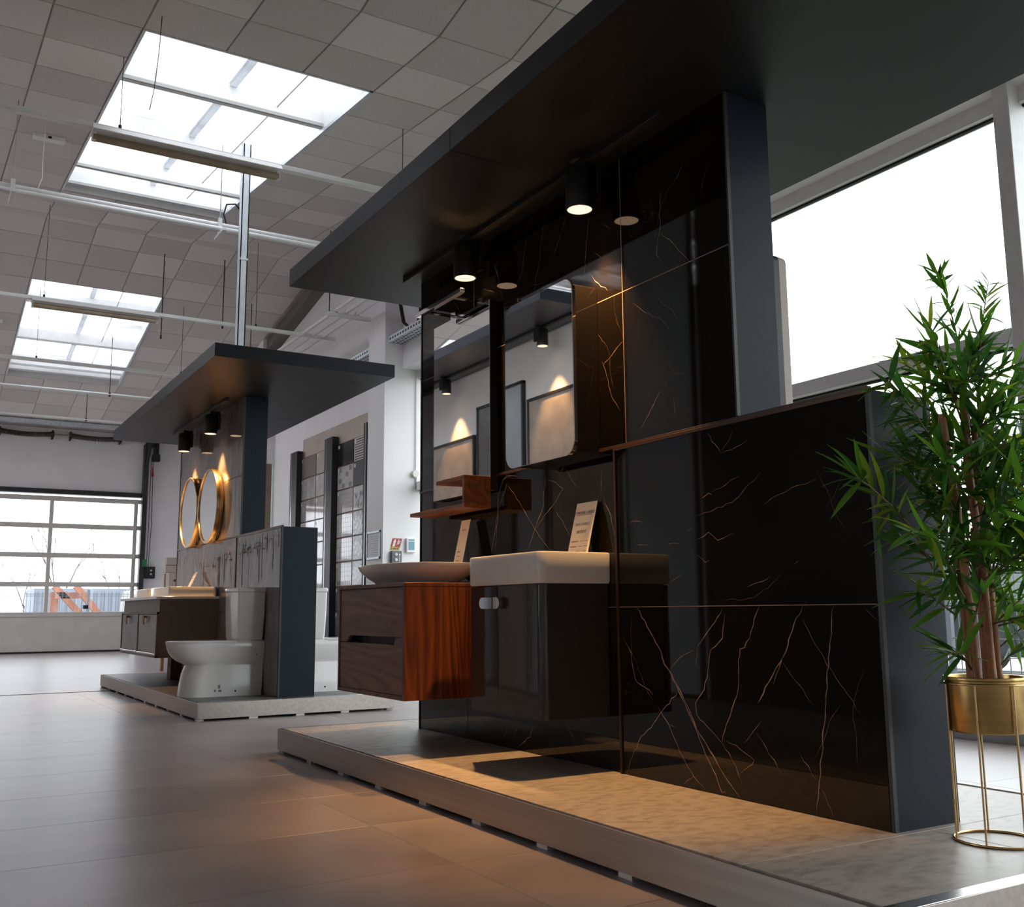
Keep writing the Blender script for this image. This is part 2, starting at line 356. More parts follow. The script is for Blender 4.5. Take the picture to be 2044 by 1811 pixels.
for seg, (y0, y1, s, org) in enumerate(((3.1, 5.73, -.15, 5.73), (5.73, 12.82, .118, 6.87), (12.82, 19.7, -.184, 14.40))):
    sl = math.sqrt(1 + s * s); py = P_ / sl
    ks = []
    k = math.floor((y0 - org) / py + .02)
    while org + k * py < y1 - .03:
        ks.append(k); k += 1
    for k in ks:
        ya = max(org + k * py, y0); yb_ = min(org + (k + 1) * py, y1)
        fy = (yb_ - ya) / py
        if fy < .06: continue
        for i in range(-8, 7):
            xa = 1.15 + i * P_
            if xa + P_ > 4.92: continue
            sk = SKY[seg - 1] if seg else None
            if sk and (-4.62 < xa + .3 < -2.89 or -2.31 < xa + .3 < -.58) and ya + .1 > sk[2] and yb_ - .1 < sk[3]: continue
            if sk and xa + .3 > sk[0] and xa + .3 < sk[1] and ya + .1 > sk[2] and yb_ - .1 < sk[3]: continue
            yc = (ya + yb_) / 2; zz = zc(yc)
            m = ct[(i + k) % 2] if random.random() < .86 else ct[(i + k + 1) % 2]
            if xa < -.6:
                far_tiles.append((xa + P_ / 2, yc, zz, math.atan(s), fy)); continue
            inst('tile', m, (xa + P_ / 2, yc, zz), ceiling, rot=(math.atan(s), 0, 0), scale=(1, fy, 1) if fy < .98 else None)
b = MB()
for x, y, z, a, m in far_tiles: b.obox((x, y, z + .009), (P_ - .012, P_ * m - .012, .018), Euler((a, 0, 0)))
obj('far_tiles', b, M['ceil_a'], ceiling, kind='stuff')

# ---- skylights
def skylight(name, sk, s, purl, bar_x, wire_x):
    x0, x1, y0, y1 = sk; H = .16
    g = MB()
    for a, c in (((x0 + .002, y0), (x0 + .02, y1)), ((x1 - .02, y0), (x1 - .002, y1))):
        g.prism([(a[0], y0, zc(y0 + 1e-6) - .01), (a[0], y1, zc(y1) - .01), (a[0], y1, zc(y1) + H + .1), (a[0], y0, zc(y0) + H + .1)], (c[0] - a[0], 0, 0))
    g.box((x0 + .02, y0 + .002, zc(y0) - .004), (x1 - .02, y0 + .02, zc(y0) + H + .1)); g.box((x0 + .02, y1 - .02, zc(y1) - .004), (x1 - .02, y1 - .002, zc(y1) + H + .1))
    w = struct(name, g, M['white_paint'])
    zz = lambda y: zc(min(max(y, y0 + .001), y1 - .001)) + (y - min(max(y, y0), y1)) * s
    ys = [y0 - .25] + purl + [y1 + .25]; xs = [x0 - .2, bar_x, wire_x, x1 + .2]
    for a, c in zip(ys[:-1], ys[1:]):
        for u, v in zip(xs[:-1], xs[1:]):
            p = MB(); p.prism([(u + .004, a, zz(a) + H + .1), (v - .004, a, zz(a) + H + .1), (v - .004, c, zz(c) + H + .1), (u + .004, c, zz(c) + H + .1)], (0, 0, .008))
            obj('pane', p, M['skylight'], w)
    for y in purl + [y1 - .1]:
        p = MB(); p.box((x0, y - .05, zz(y) + H - .10), (x1, y + .05, zz(y) + H + .06), .004); obj('purlin', p, M['white_paint'], w)
        p = MB(); p.box((x0, y - .068, zz(y) + H - .125), (x1, y - .045, zz(y) + H - .095)); obj('purlin_flange', p, M['grey_paint'], w)
    p = MB(); p.prism([(bar_x - .03, y0, zz(y0) + H + .05), (bar_x + .03, y0, zz(y0) + H + .05), (bar_x + .03, y1, zz(y1) + H + .05), (bar_x - .03, y1, zz(y1) + H + .05)], (0, 0, .04)); obj('glazing_bar', p, M['overlap'], w)
    p = MB(); p.tube([(wire_x, y0, zz(y0) + H - .03), (wire_x, y1, zz(y1) + H - .03)], .006, 6); obj('wire', p, M['grey_paint'], w)
    p = MB(); p.prism([(x1 - .035, y0, zc(y0) - .015), (x1 - .005, y0, zc(y0) - .015), (x1 - .005, y1, zc(y1) - .015), (x1 - .035, y1, zc(y1) - .015)], (0, 0, .03)); obj('edge_angle', p, M['galv'], w)
    return w
skylight('window_2', SKY[0], .118, [8.0, 9.45, 10.6], 2.07, 2.45)
skylight('window_3', SKY[1], -.184, [15.2, 16.45, 17.45], 2.03, 2.37)

skylight('added_skylight_1', (-4.62, -2.89, 6.87, 11.40), .118, [8.0, 9.45, 10.6], -3.7, -3.3)  # unseen skylight pair, added to lift the daylight indoors
skylight('added_skylight_2', (-4.62, -2.89, 14.40, 17.78), -.184, [15.2, 16.45, 17.45], -3.7, -3.3)
skylight('added_skylight_3', (-2.31, -.58, 6.87, 11.40), .118, [8.0, 9.45, 10.6], -1.4, -1.0)  # second unseen pair, added for more light on the rear walls
skylight('added_skylight_4', (-2.31, -.58, 14.40, 17.78), -.184, [15.2, 16.45, 17.45], -1.4, -1.0)

# ---- walls
w = MB(); w.box((4.83, 11.0, 0), (5.3, 21, 5.5)); struct('wall_right', w, M['white_wall'])
w = MB(); w.box((4.6, 10.52, 0), (5.3, 11.0, 5.5)); struct('pier_1', w, M['white_wall'])  # wall pier projecting beside the windows
w = MB(); w.box((4.6, 15.3, 0), (4.83, 15.75, 5.2)); struct('pier_2', w, M['white_wall'])  # second wall pier, farther back
w = MB(); w.box((4.83, -4, 3.52), (5.3, 10.52, 6.3)); struct('spandrel', w, M['white_wall'])  # wall spandrel above the window front
w = MB(); w.box((5.0, -4, 0), (5.3, 10.52, .10)); struct('baseboard_right', w, M['grey_paint'])
w = MB()
w.box((3.90, 20.6, 0), (5.3, 20.9, 4.6)); w.box((.66, 20.6, 2.96), (3.90, 20.9, 4.6)); w.box((-6, 20.6, 0), (.66, 20.9, 4.6))
struct('wall_rear', w, M['white_wall'])
w = MB(); w.box((-6.2, -4.2, 0), (-6, 5.4, 6.4)); w.box((-6.2, 5.4, 0), (-6, 21, .5)); w.box((-6.2, 5.4, 3.6), (-6, 21, 6.4)); struct('wall_left', w, M['white_wall'])
wl = MB(); wl.box((-6.12, 5.4, .5), (-6.04, 21, .58)); wl.box((-6.12, 5.4, 3.52), (-6.04, 21, 3.6)); wl = struct('added_window', wl, M['white_paint'])  # row of windows out of view, added to brighten the rear of the hall
for k in range(6):
    y = 5.4 + k * 3.1; p = MB(); p.box((-6.14, y, .5), (-6.02, y + .08, 3.6)); obj('mullion', p, M['white_paint'], wl)
    if k < 5: p = MB(); p.box((-6.083, y + .08, .58), (-6.077, y + 3.1, 3.52)); obj('pane', p, M['glass'], wl)
w = MB(); w.box((-6.2, -4.2, 0), (5.3, -4.0, 6.4)); struct('wall_front', w, M['white_wall'])

# ---- big window front on the right
wf = MB(); wf.box((5.02, -4, .10), (5.12, 10.52, .165)); wf.box((5.02, -4, 3.425), (5.12, 10.52, 3.52))
win = struct('window_1', wf, M['white_paint'])
for y0, y1, x0 in ((2.975, 3.07, 4.93), (5.50, 5.58, 4.97), (8.0, 8.08, 4.97), (.2, .3, 4.95)):
    p = MB(); p.box((x0, y0, .10), (5.25, y1, 3.52), .003); obj('mullion', p, M['white_paint'], win)
for y0, y1 in ((-3.9, .2), (.3, 2.975), (3.07, 5.50), (5.58, 8.0), (8.08, 10.52)):
    p = MB(); p.box((5.0, y0, 2.098), (5.12, y1, 2.19), .003); obj('transom', p, M['white_paint'], win)
    for z0, z1 in ((.165, 2.098), (2.19, 3.425)):
        p = MB(); p.box((5.066, y0, z0), (5.072, y1, z1)); obj('pane', p, M['glass'], win)
        p = MB()
        for a, c in (((y0, z0), (y1, z0 + .014)), ((y0, z1 - .014), (y1, z1))): p.box((5.055, a[0], a[1]), (5.083, c[0], c[1]))
        obj('gasket', p, M['rubber'], win)
# ---- garage door
dx0, dx1 = .70, 3.82
d = MB(); d.box((dx0, 20.62, .03), (dx1, 20.66, .66), .003); door = struct('door_1', d, M['door_panel'])
p = MB(); p.box((dx0, 20.60, 0), (dx1, 20.68, .03)); obj('bottom_seal', p, M['rubber'], door)
rails = [.70, 1.257, 1.80, 2.35, 2.865]
for z in rails:
    p = MB(); p.box((dx0, 20.60, z - .045), (dx1, 20.66, z + .045), .006); obj('rail', p, M['door_panel'], door)
mx = [3.78, 2.27, .74]
for x in mx:
    p = MB(); p.box((x - .035, 20.605, .66), (x + .035, 20.655, 2.9), .004); obj('mullion', p, M['door_panel'], door)
for a, c in zip(rails[:-1], rails[1:]):
    for u, v in zip(mx[1:], mx[:-1]):
        p = MB(); p.box((u + .035, 20.628, a + .045), (v - .035, 20.634, c - .045)); obj('pane', p, M['acrylic'], door)
for z in rails[:4] + [2.86]:
    p = MB(); p.box((3.78, 20.55, z - .04), (3.88, 20.60, z + .04), .004); obj('roller_bracket', p, M['grey_paint'], door)
p = MB(); p.box((3.0, 20.57, .80), (3.0 - .09, 20.6, .87)); obj('handle', p, M['dark_metal'], door)
p = MB(); p.box((3.86, 20.44, 0), (3.95, 20.6, 4.0), .004); p.tube([(3.90, 20.43, 3.0), (3.90, 20.40, 3.6), (3.93, 20.25, 3.95), (3.98, 19.9, 4.08)], .03, 8); obj('guide_track', p, M['dark_metal'], door)
p = MB(); p.box((dx0, 20.5, 2.945), (3.86, 20.6, 3.03), .004); obj('header_rail', p, M['dark_metal'], door)
p = MB(); p.box((-6, 19.62, 4.10), (4.83, 19.74, 4.178), .006); struct('trim_1', p, M['galv'])
p = MB(); p.prism([(4.66, 12.9, zc(12.9) - .005), (4.83, 12.9, zc(12.9) - .005), (4.83, 19.6, zc(19.6) - .005), (4.66, 19.6, zc(19.6) - .005)], (0, 0, -.17)); struct('trim_2', p, mat('brown_gutter', (.17, .145, .14), .7))
# ================================================================== DISPLAY STANDS
def platform(name, label, x0, x1, y0, y1, tm, ty, seam):
    r = thing(name, label, 'platform', ((x0 + x1) / 2, (y0 + y1) / 2, 0), 'low tiled display platforms')
    p = MB(); p.box((x0 + .02, y0 + .02, .02), (x1 - .02, y1 - .02, HP - .010)); obj('base', p, M['grout'], r)
    ys = [y0] + seam + [y1]
    for a, c in zip(ys[:-1], ys[1:]):
        for xa, xb in ((x0, x0 + .006), (x1 - .006, x1)):
            p = MB(); p.box((xa, a + .0008, .014), (xb, c - .0008, HP + .0015), .001); obj('side_panel', p, M['steel'], r)
    for ya, yb in ((y0, y0 + .006), (y1 - .006, y1)):
        p = MB(); p.box((x0 + .006, ya, .014), (x1 - .006, yb, HP + .0015), .001); obj('end_panel', p, M['steel'], r)
    for xa, xb in ((x0 + .004, x0 + .026), (x1 - .026, x1 - .004)):
        p = MB(); p.box((xa, y0 + .006, HP - .03), (xb, y1 - .006, HP - .011)); obj('edge_gap', p, M['rubber'], r)
    p = MB(); p.box((x0 + .006, y0 + .006, HP - .012), (x1 - .006, y0 + .046, HP + .002), .001); obj('edge_strip', p, M['steel_lip'], r)
    k = 0
    for y in [y0 + .05 + i * (y1 - y0 - .1) / 9 for i in range(10)]:
        for x in (x0 + .004, x1 - .05):
            p = MB(); p.box((x, y - .03, 0), (x + .046, y + .03, .016)); obj('foot', p, M['plastic'], r)
    for x in [x0 + .05 + i * (x1 - x0 - .1) / 4 for i in range(1, 4)]:
        p = MB(); p.box((x - .03, y0 + .002, 0), (x + .03, y0 + .05, .016)); obj('foot', p, M['plastic'], r)
    xs = [x0 + .026, x0 + .026 + (x1 - x0 - .052) / 2, x1 - .026]
    for xa, xb in zip(xs[:-1], xs[1:]):
        for a, c in zip(ty[:-1], ty[1:]):
            a = max(a, y0 + .047); c = min(c, y1 - .008)
            p = MB(); p.box((xa + .0012, a + .0012, HP - .012), (xb - .0012, c - .0012, HP), .0008)
            obj('tile', p, tm, r, loc=((xa + xb) / 2, (a + c) / 2, HP))
    return r
plat1 = platform('display_platform', 'long steel-edged platform with warm beige stone tiles under the black marble wall', 1.70, 3.12, 1.40, 5.20, M['plat1'], [1.4, 1.85, 3.02, 4.18, 5.2], [3.27])
plat2 = platform('display_platform', 'steel-edged platform with dark grey tiles under the toilets and round mirrors', 1.715, 3.13, 6.92, 10.74, M['plat2'], [6.92, 7.52, 8.12, 8.72, 9.32, 9.92, 10.74], [8.83])

VEINS=[(3,[(2.95,0.717),(2.897,0.649),(2.835,0.578),(2.805,0.518),(2.738,0.447),(2.688,0.382),(2.648,0.313),(2.607,0.275),(2.567,0.233),(2.528,0.187),(2.489,0.152),(2.452,0.121)]),(2,[(2.79,0.509),(2.732,0.428),(2.682,0.358),(2.635,0.281),(2.609,0.237),(2.563,0.178),(2.538,0.127),(2.514,0.128)]),(2,[(2.5,0.717),(2.527,0.681),(2.572,0.638),(2.61,0.601),(2.633,0.581)]),(1,[(2.633,0.581),(2.64,0.515)]),(2,[(2.491,0.691),(2.506,0.615),(2.565,0.576),(2.583,0.508),(2.604,0.445),(2.65,0.399),(2.645,0.361),(2.59,0.323),(2.526,0.279)]),(2,[(2.334,0.715),(2.359,0.677),(2.382,0.617),(2.407,0.587),(2.427,0.584),(2.437,0.524),(2.445,0.45),(2.475,0.393),(2.505,0.34),(2.526,0.283)]),(2.5,[(2.155,0.716),(2.194,0.66),(2.222,0.598),(2.274,0.531),(2.308,0.485),(2.359,0.418)]),(1.5,[(2.222,0.596),(2.256,0.541),(2.273,0.514),(2.29,0.477)]),(2,[(2.038,0.717),(2.059,0.611),(2.078,0.506),(2.095,0.381),(2.112,0.289),(2.13,0.193),(2.144,0.122)]),(2,[(3.038,0.605),(2.992,0.548),(2.985,0.5),(2.97,0.454),(2.924,0.436),(2.871,0.409)]),(1.2,[(2.648,0.573),(2.694,0.557),(2.734,0.536),(2.774,0.504)]),(1.5,[(2.739,0.427),(2.804,0.378),(2.846,0.34),(2.889,0.296),(2.949,0.26),(3.003,0.182),(3.041,0.121)]),(1.5,[(2.845,0.37),(2.792,0.315),(2.748,0.251),(2.706,0.193),(2.671,0.159),(2.615,0.125)]),(1,[(2.791,0.317),(2.757,0.311)]),(1,[(2.671,0.159),(2.725,0.124)]),(1.2,[(2.526,0.283),(2.497,0.254),(2.457,0.192),(2.443,0.162)]),(1.2,[(2.518,0.293),(2.462,0.281),(2.386,0.245),(2.407,0.225),(2.457,0.192)]),(1.2,[(2.35,0.365),(2.387,0.329),(2.428,0.291)]),(1,[(2.374,0.33),(2.333,0.29),(2.271,0.216)]),(1.2,[(2.119,0.195),(2.081,0.124)]),(0.6,[(2.196,0.288),(2.134,0.217)]),(0.6,[(2.158,0.682),(2.102,0.589),(2.047,0.516),(1.962,0.417)]),(0.6,[(2.246,0.545),(2.13,0.428)]),(0.7,[(1.929,0.71),(1.877,0.674)]),(1.5,[(2.542,1.299),(2.478,1.22)]),(1,[(2.478,1.22),(2.444,1.252),(2.421,1.288)]),(0.8,[(2.474,1.219),(2.404,1.231),(2.349,1.247)]),(1.5,[(2.584,1.08),(2.546,1.094),(2.532,1.087)]),(0.7,[(2.532,1.095),(2.397,1.133)]),(1,[(2.613,0.942),(2.554,0.963),(2.512,0.933),(2.435,0.952)]),(1.2,[(2.613,0.888),(2.574,0.863),(2.555,0.87)]),(0.8,[(2.295,1.033),(2.178,1.071),(2.078,1.085)]),(0.8,[(2.385,0.776),(2.281,0.807)]),(1,[(2.182,0.839),(2.161,0.85)]),(1.2,[(2.985,1.026),(2.94,1.031),(2.906,1.02)]),(1.2,[(2.944,0.945),(2.876,0.94)]),(1,[(2.769,0.934),(2.705,0.933)]),(1,[(2.657,0.975),(2.634,0.986)]),(1,[(2.759,0.803),(2.691,0.836)]),(0.5,[(2.609,1.022),(2.436,1.051),(2.298,1.136)]),(2.5,[(4.031,0.973),(4.001,1.048),(3.971,1.151),(3.965,1.228),(3.922,1.296),(3.875,1.31),(3.783,1.294)]),(1.2,[(3.992,0.97),(3.977,1.094),(3.952,1.188),(3.894,1.259),(3.884,1.296)]),(1.2,[(3.875,1.267),(3.768,1.171),(3.657,1.056),(3.543,0.96)]),(1.6,[(3.56,1.272),(3.574,1.216),(3.583,1.181),(3.584,1.145),(3.631,1.086),(3.666,1.034),(3.71,0.969)]),(1.3,[(3.544,1.253),(3.488,1.237),(3.43,1.205),(3.498,1.15),(3.572,1.108),(3.649,1.047)]),(1.2,[(3.491,1.119),(3.43,1.057),(3.389,1.007)]),(1.1,[(3.16,1.246),(3.17,1.148)]),(1.5,[(3.15,1.138),(3.105,1.064),(3.087,0.995),(3.07,0.934)]),(1,[(3.419,1.295),(3.472,1.253)]),(0.6,[(3.408,1.281),(3.327,1.194)]),(1,[(2.752,2.244),(2.765,2.088),(2.786,2.007),(2.755,1.968)]),(1.1,[(2.766,2.084),(2.708,2.04),(2.659,1.981),(2.611,1.924)]),(0.7,[(3.107,2.243),(3.071,2.207)]),(1,[(3.23,2.084),(3.154,2.005),(3.093,1.957)]),(1,[(3.359,2.38),(3.419,2.3),(3.48,2.218)]),(1,[(3.21,2.303),(3.234,2.165),(3.252,2.034)]),(1,[(3.004,1.729),(3.135,1.66)]),(1,[(3.141,1.684),(3.117,1.634),(3.084,1.529),(3.027,1.46)]),(0.8,[(3.542,2.437),(3.585,2.26),(3.635,2.11)]),(0.8,[(3.676,2.449),(3.745,2.213),(3.779,2.187)]),(1.6,[(4.094,2.25),(4.048,2.228),(3.985,2.201)]),(0.8,[(4.267,2.329),(4.287,2.286)]),(0.8,[(3.984,2.34),(3.915,2.153)]),(1,[(4.493,2.425),(4.601,2.323),(4.689,2.18)]),(0.6,[(2.904,1.374),(2.788,1.495)]),(0.6,[(2.717,1.453),(2.71,1.391)]),(0.6,[(3.176,2.139),(3.113,2.099)]),(1.2,[(4.106,0.239),(4.163,0.128)]),(1.2,[(3.859,0.234),(3.963,0.131)]),(1.2,[(3.792,0.24),(3.869,0.124)]),(1.5,[(3.672,0.234),(3.713,0.181),(3.811,0.13)]),(1,[(3.44,0.27),(3.373,0.192)])]
W = 2.303
def ribbon(mb, pts, w, x, jit=.004):
    # flush inlaid vein: a thin wandering strip lying in the face of the tile
    out = []
    for (y0, z0), (y1, z1) in zip(pts[:-1], pts[1:]):
        n = max(2, int(math.hypot(y1 - y0, z1 - z0) / .02))
        for i in range(n):
            f = i / n; out.append((y0 + (y1 - y0) * f + (random.uniform(-jit, jit) if i else 0), z0 + (z1 - z0) * f + (random.uniform(-jit, jit) if i else 0)))
    out.append(pts[-1])
    vs = []
    for i, (y, z) in enumerate(out):
        a = out[max(i - 1, 0)]; c = out[min(i + 1, len(out) - 1)]
        ty, tz = c[0] - a[0], c[1] - a[1]; l = math.hypot(ty, tz) or 1
        e = min(1, (i + .3) / 2, (len(out) - .7 - i) / 2)
        hw = w * .5 * random.uniform(.55, 1.25) * max(.15, e)
        vs.append((mb.bm.verts.new((x, y - tz / l * hw, z + ty / l * hw)), mb.bm.verts.new((x, y + tz / l * hw, z - ty / l * hw))))
    for a, c in zip(vs[:-1], vs[1:]): mb.bm.faces.new((a[0], a[1], c[1], c[0]))

def display_wall(label, y_half, y_near, y_far, tiles, tm, trim_y, zs):
    """tiles: list of (y0,y1,z0,z1,xface)"""
    r = thing('display_wall', label, 'wall unit', (2.43, (y_half + y_far) / 2, HP), 'dark panelled display walls')
    p = MB(); p.box((W + .012, y_near + .004, HP), (2.498, y_far - .002, 2.474), .001); obj('tall_core', p, M['anthracite'], r)
    p = MB(); p.box((W + .012, y_half + .004, HP), (2.568, y_far - .002, 1.319), .001); obj('low_core', p, M['anthracite'], r)
    p = MB(); p.box((W + .002, y_half, HP), (2.5695, y_half + .004, 1.3205)); obj('end_panel', p, M['anthracite'], r)
    p = MB(); p.box((W + .002, y_near, 1.3215), (2.4995, y_near + .004, 2.474)); obj('end_panel', p, M['anthracite'], r)
    b = MB(); b.box((W - .004, y_half - .001, HP), (W + .010, y_half + .011, 1.322)); obj('edge_profile', b, M['dark_metal'], r)
    b = MB(); b.box((W - .004, y_near - .001, 1.334), (W + .010, y_near + .007, 2.474)); obj('edge_profile', b, M['dark_metal'], r)
    b = MB(); b.box((W - .006, y_half - .001, 1.319), (W + .012, y_far, 1.331), .001); obj('ledge_profile', b, M['bronze'], r)
    b = MB(); b.box((W - .012, y_half - .001, 1.310), (W + .001, trim_y + .006, 1.3225), .001); obj('ledge_profile', b, M['bronze'], r)
    b = MB(); b.box((W - .012, trim_y - .006, HP), (W + .001, trim_y + .006, 1.310), .001); obj('joint_profile', b, M['bronze'], r)
    b = MB(); b.box((W - .004, y_far - .012, HP), (2.499, y_far, 2.474), .001); obj('edge_profile', b, M['black'], r)
    ts = []
    for y0, y1, z0, z1, xf in tiles:
        b = MB(); b.box((xf, y0, z0), (W + .0125, y1, z1), .0006)
        ts.append(((y0, y1, z0, z1, xf), obj('tile', b, tm, r, loc=(xf, (y0 + y1) / 2, (z0 + z1) / 2))))
    return r, ts
g = .0013
rows_lo = [(HP + .002, .717), (.7197, 1.318)]
rows_hi = [(1.332, 1.9235), (1.9265, 2.474)]
tl = []
for z0, z1 in rows_lo:
    tl += [(1.886, 3.057, z0, z1, W - .006), (3.072, 4.258, z0, z1, W), (4.261, 4.768, z0, z1, W)]
for z0, z1 in rows_hi:
    tl += [(2.405, 2.9975, z0, z1, W), (3.0005, 4.1905, z0, z1, W), (4.1935, 4.768, z0, z1, W)]
wall1, ts1 = display_wall('black gold-veined marble display wall with a high pillar end and low half wall', 1.874, 2.397, 4.78, tl, M['black_marble'], 3.064, None)
bm_by = {}
for wd_, pts in VEINS:
    cy = sum(p[0] for p in pts) / len(pts); cz = sum(p[1] for p in pts) / len(pts)
    for (y0, y1, z0, z1, xf), o in ts1:
        if y0 - .01 <= cy <= y1 + .01 and z0 - .01 <= cz <= z1 + .01:
            mb = bm_by.setdefault(o.name, (o, MB()))[1]
            pts2 = [(min(max(y, y0 + .002), y1 - .002), min(max(z, z0 + .002), z1 - .002)) for y, z in pts]
            ribbon(mb, pts2, .0007 + .0011 * wd_, xf - .0004); break
jm = mat('pale_joint_filler', (.30, .20, .14), .5)
for a, c in (((W - .0004, 2.9976, 1.333), (W + .004, 3.0004, 2.473)), ((W - .0004, 4.1906, 1.333), (W + .004, 4.1934, 2.473)), ((W - .0004, 2.406, 1.9236), (W + .004, 4.766, 1.9264)), ((W - .0004, 3.073, .7171), (W + .004, 4.766, .7196)), ((W - .0064, 1.887, .7171), (W - .001, 3.056, .7196))):
    b = MB(); b.box(a, c); obj('joint', b, jm, wall1)
# a few faint wandering veins besides
for (y0, y1, z0, z1, xf), o in ts1:
    mb = bm_by.setdefault(o.name, (o, MB()))[1]
    for k in range(3):
        y = random.uniform(y0 + .05, y1 - .05); z = random.uniform(z0 + .05, z1 - .05); a = random.choice((1, -1)) * random.uniform(.5, 1.3); pts = [(y, z)]
        for q in range(random.randint(2, 5)):
            a += random.uniform(-.5, .5); y += math.cos(a) * .07; z += math.sin(a) * .07
            if not (y0 + .01 < y < y1 - .01 and z0 + .01 < z < z1 - .01): break
            pts.append((y, z))
        if len(pts) > 1: ribbon(mb, pts, .0007, xf - .0004)
for o, mb in bm_by.values(): obj('veining', mb, M['vein'], o, kind='stuff')

tl = []
for z0, z1 in rows_lo:
    tl += [(7.072, 8.193, z0, z1, W - .006), (8.208, 9.215, z0, z1, W), (9.218, 10.308, z0, z1, W)]
for z0, z1 in ((1.332, 1.822), (1.825, 2.474)):
    tl += [(8.128, 8.30, z0, z1, W), (8.303, 9.215, z0, z1, W), (9.218, 10.308, z0, z1, W)]
wall2, ts2 = display_wall('grey glossy stone display wall behind the toilet and round mirrors', 7.06, 8.12, 10.32, tl, M['gray_marble'], 8.20, None)
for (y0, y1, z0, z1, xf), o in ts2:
    if z0 > .6 and z1 < 1.35:  # brown streaks painted on the tile face to mimic a reflection
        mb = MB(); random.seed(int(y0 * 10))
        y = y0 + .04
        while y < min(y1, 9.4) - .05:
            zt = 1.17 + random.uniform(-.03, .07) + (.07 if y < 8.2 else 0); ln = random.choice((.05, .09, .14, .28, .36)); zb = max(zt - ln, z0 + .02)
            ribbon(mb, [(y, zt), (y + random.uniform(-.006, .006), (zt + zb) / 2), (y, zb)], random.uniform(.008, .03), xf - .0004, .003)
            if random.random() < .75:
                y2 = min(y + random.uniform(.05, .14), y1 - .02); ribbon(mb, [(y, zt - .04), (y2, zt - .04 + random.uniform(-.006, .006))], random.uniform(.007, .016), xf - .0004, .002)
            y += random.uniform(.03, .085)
        obj('painted_reflection', mb, M['brown_refl'], o, kind='stuff')
random.seed(11)

def canopy(label, x0, x1, y0, y1, seam):
    r = thing('display_canopy', label, 'canopy', ((x0 + x1) / 2, (y0 + y1) / 2, 2.475), 'flat dark canopies over the displays')
    for a, c in ((y0, seam - .001), (seam + .001, y1)):
        p = MB(); p.box((x0, a, 2.4755), (x1, c, 2.573), .0015); obj('panel', p, M['canopy'], r)
    return r
canopy('large dark canopy close overhead, above the black marble wall', 1.694, 3.10, 1.00, 5.187, 3.273)
canopy('smaller-looking dark canopy farther back, above the grey stone wall', 1.735, 3.10, 6.90, 10.87, 8.905)

# ---- track lights
def track(y0, y1, label, x=2.192):
    r = thing('lighting_track', label, 'track', (x, (y0 + y1) / 2, 2.475))
    p = MB(); p.box((x - .017, y0, 2.448), (x + .017, y1, 2.4752), .002); obj('rail', p, M['black'], r); return r
track(2.60, 4.75, 'black lighting track under the canopy over the black marble wall')
track(8.25, 10.15, 'black lighting track under the canopy by the two round mirrors')
def spot_proto():
    r = thing('spotlight', '', 'lamp', (0, 0, 0), 'black can spotlights on the tracks')
    p = MB(); p.lathe([(.030, .175), (.045, .170), (.055, .150), (.056, .006), (.054, 0), (.049, 0), (.048, .02)], (0, 0, 0), 28, cap=False); obj('shade', p, M['black'], r, smooth=40)
    p = MB(); p.lathe([(.049, .001), (.040, .018), (.020, .030)], (0, 0, 0), 28, cap=False); obj('reflector', p, M['lamp_face'], r, smooth=60)
    p = MB(); p.lathe([(.001, .0285), (.020, .0285), (.020, .032), (.001, .032)], (0, 0, 0), 20); obj('lens', p, M['lamp_core'], r)
    p = MB(); p.box((.056, -.045, .04), (.075, .045, .175), .004); p.box((-.012, -.02, .16), (.075, .02, .20), .004); obj('arm', p, M['black'], r)
    return r
def add_spot_light(r, power):
    ld = bpy.data.lights.new('spot_beam', 'SPOT'); ld.energy = power; ld.color = (1.0, .55, .20); ld.spot_size = math.radians(68); ld.spot_blend = .55; ld.shadow_soft_size = .02
    o = bpy.data.objects.new('spot_beam', ld); COL.objects.link(o); o.parent = r; o.location = (0, 0, -.004)
spot0 = spot_proto(); first = True
def put_spot(x, y, z, label, power):
    global first
    r = spot0 if first else copy_tree(spot0)
    first = False
    r.location = (x, y, z); r['label'] = label
    if True: pending.append((r, power))
pending = []
put_spot(2.187, 3.11, 2.275, 'lit black spotlight above the rounded mirror cabinet', SPOT_W)
put_spot(2.187, 4.067, 2.275, 'lit black spotlight above the tall mirror with the wood shelf', SPOT_W)
put_spot(2.192, 9.735, 2.232, 'lit black spotlight above the farther round mirror', SPOT_W * .5)
put_spot(2.192, 8.76, 2.250, 'lit black spotlight above the nearer round mirror', SPOT_W * .5)
# ================================================================== BATHROOM PIECES, NEAR DISPLAY
def rrect(cx, cy, hx, hy, z, r, n=6, sx=1, front_only=False):
    pts = []
    for qx, qy, a0 in ((1, 1, 0), (-1, 1, 90), (-1, -1, 180), (1, -1, 270)):
        rr = r if not (front_only and qx > 0) else .004
        for i in range(n + 1):
            a = math.radians(a0 + 90 * i / n)
            pts.append((cx + qx * (hx - rr) + rr * math.cos(a), cy + qy * (hy - rr) + rr * math.sin(a), z))
    return pts
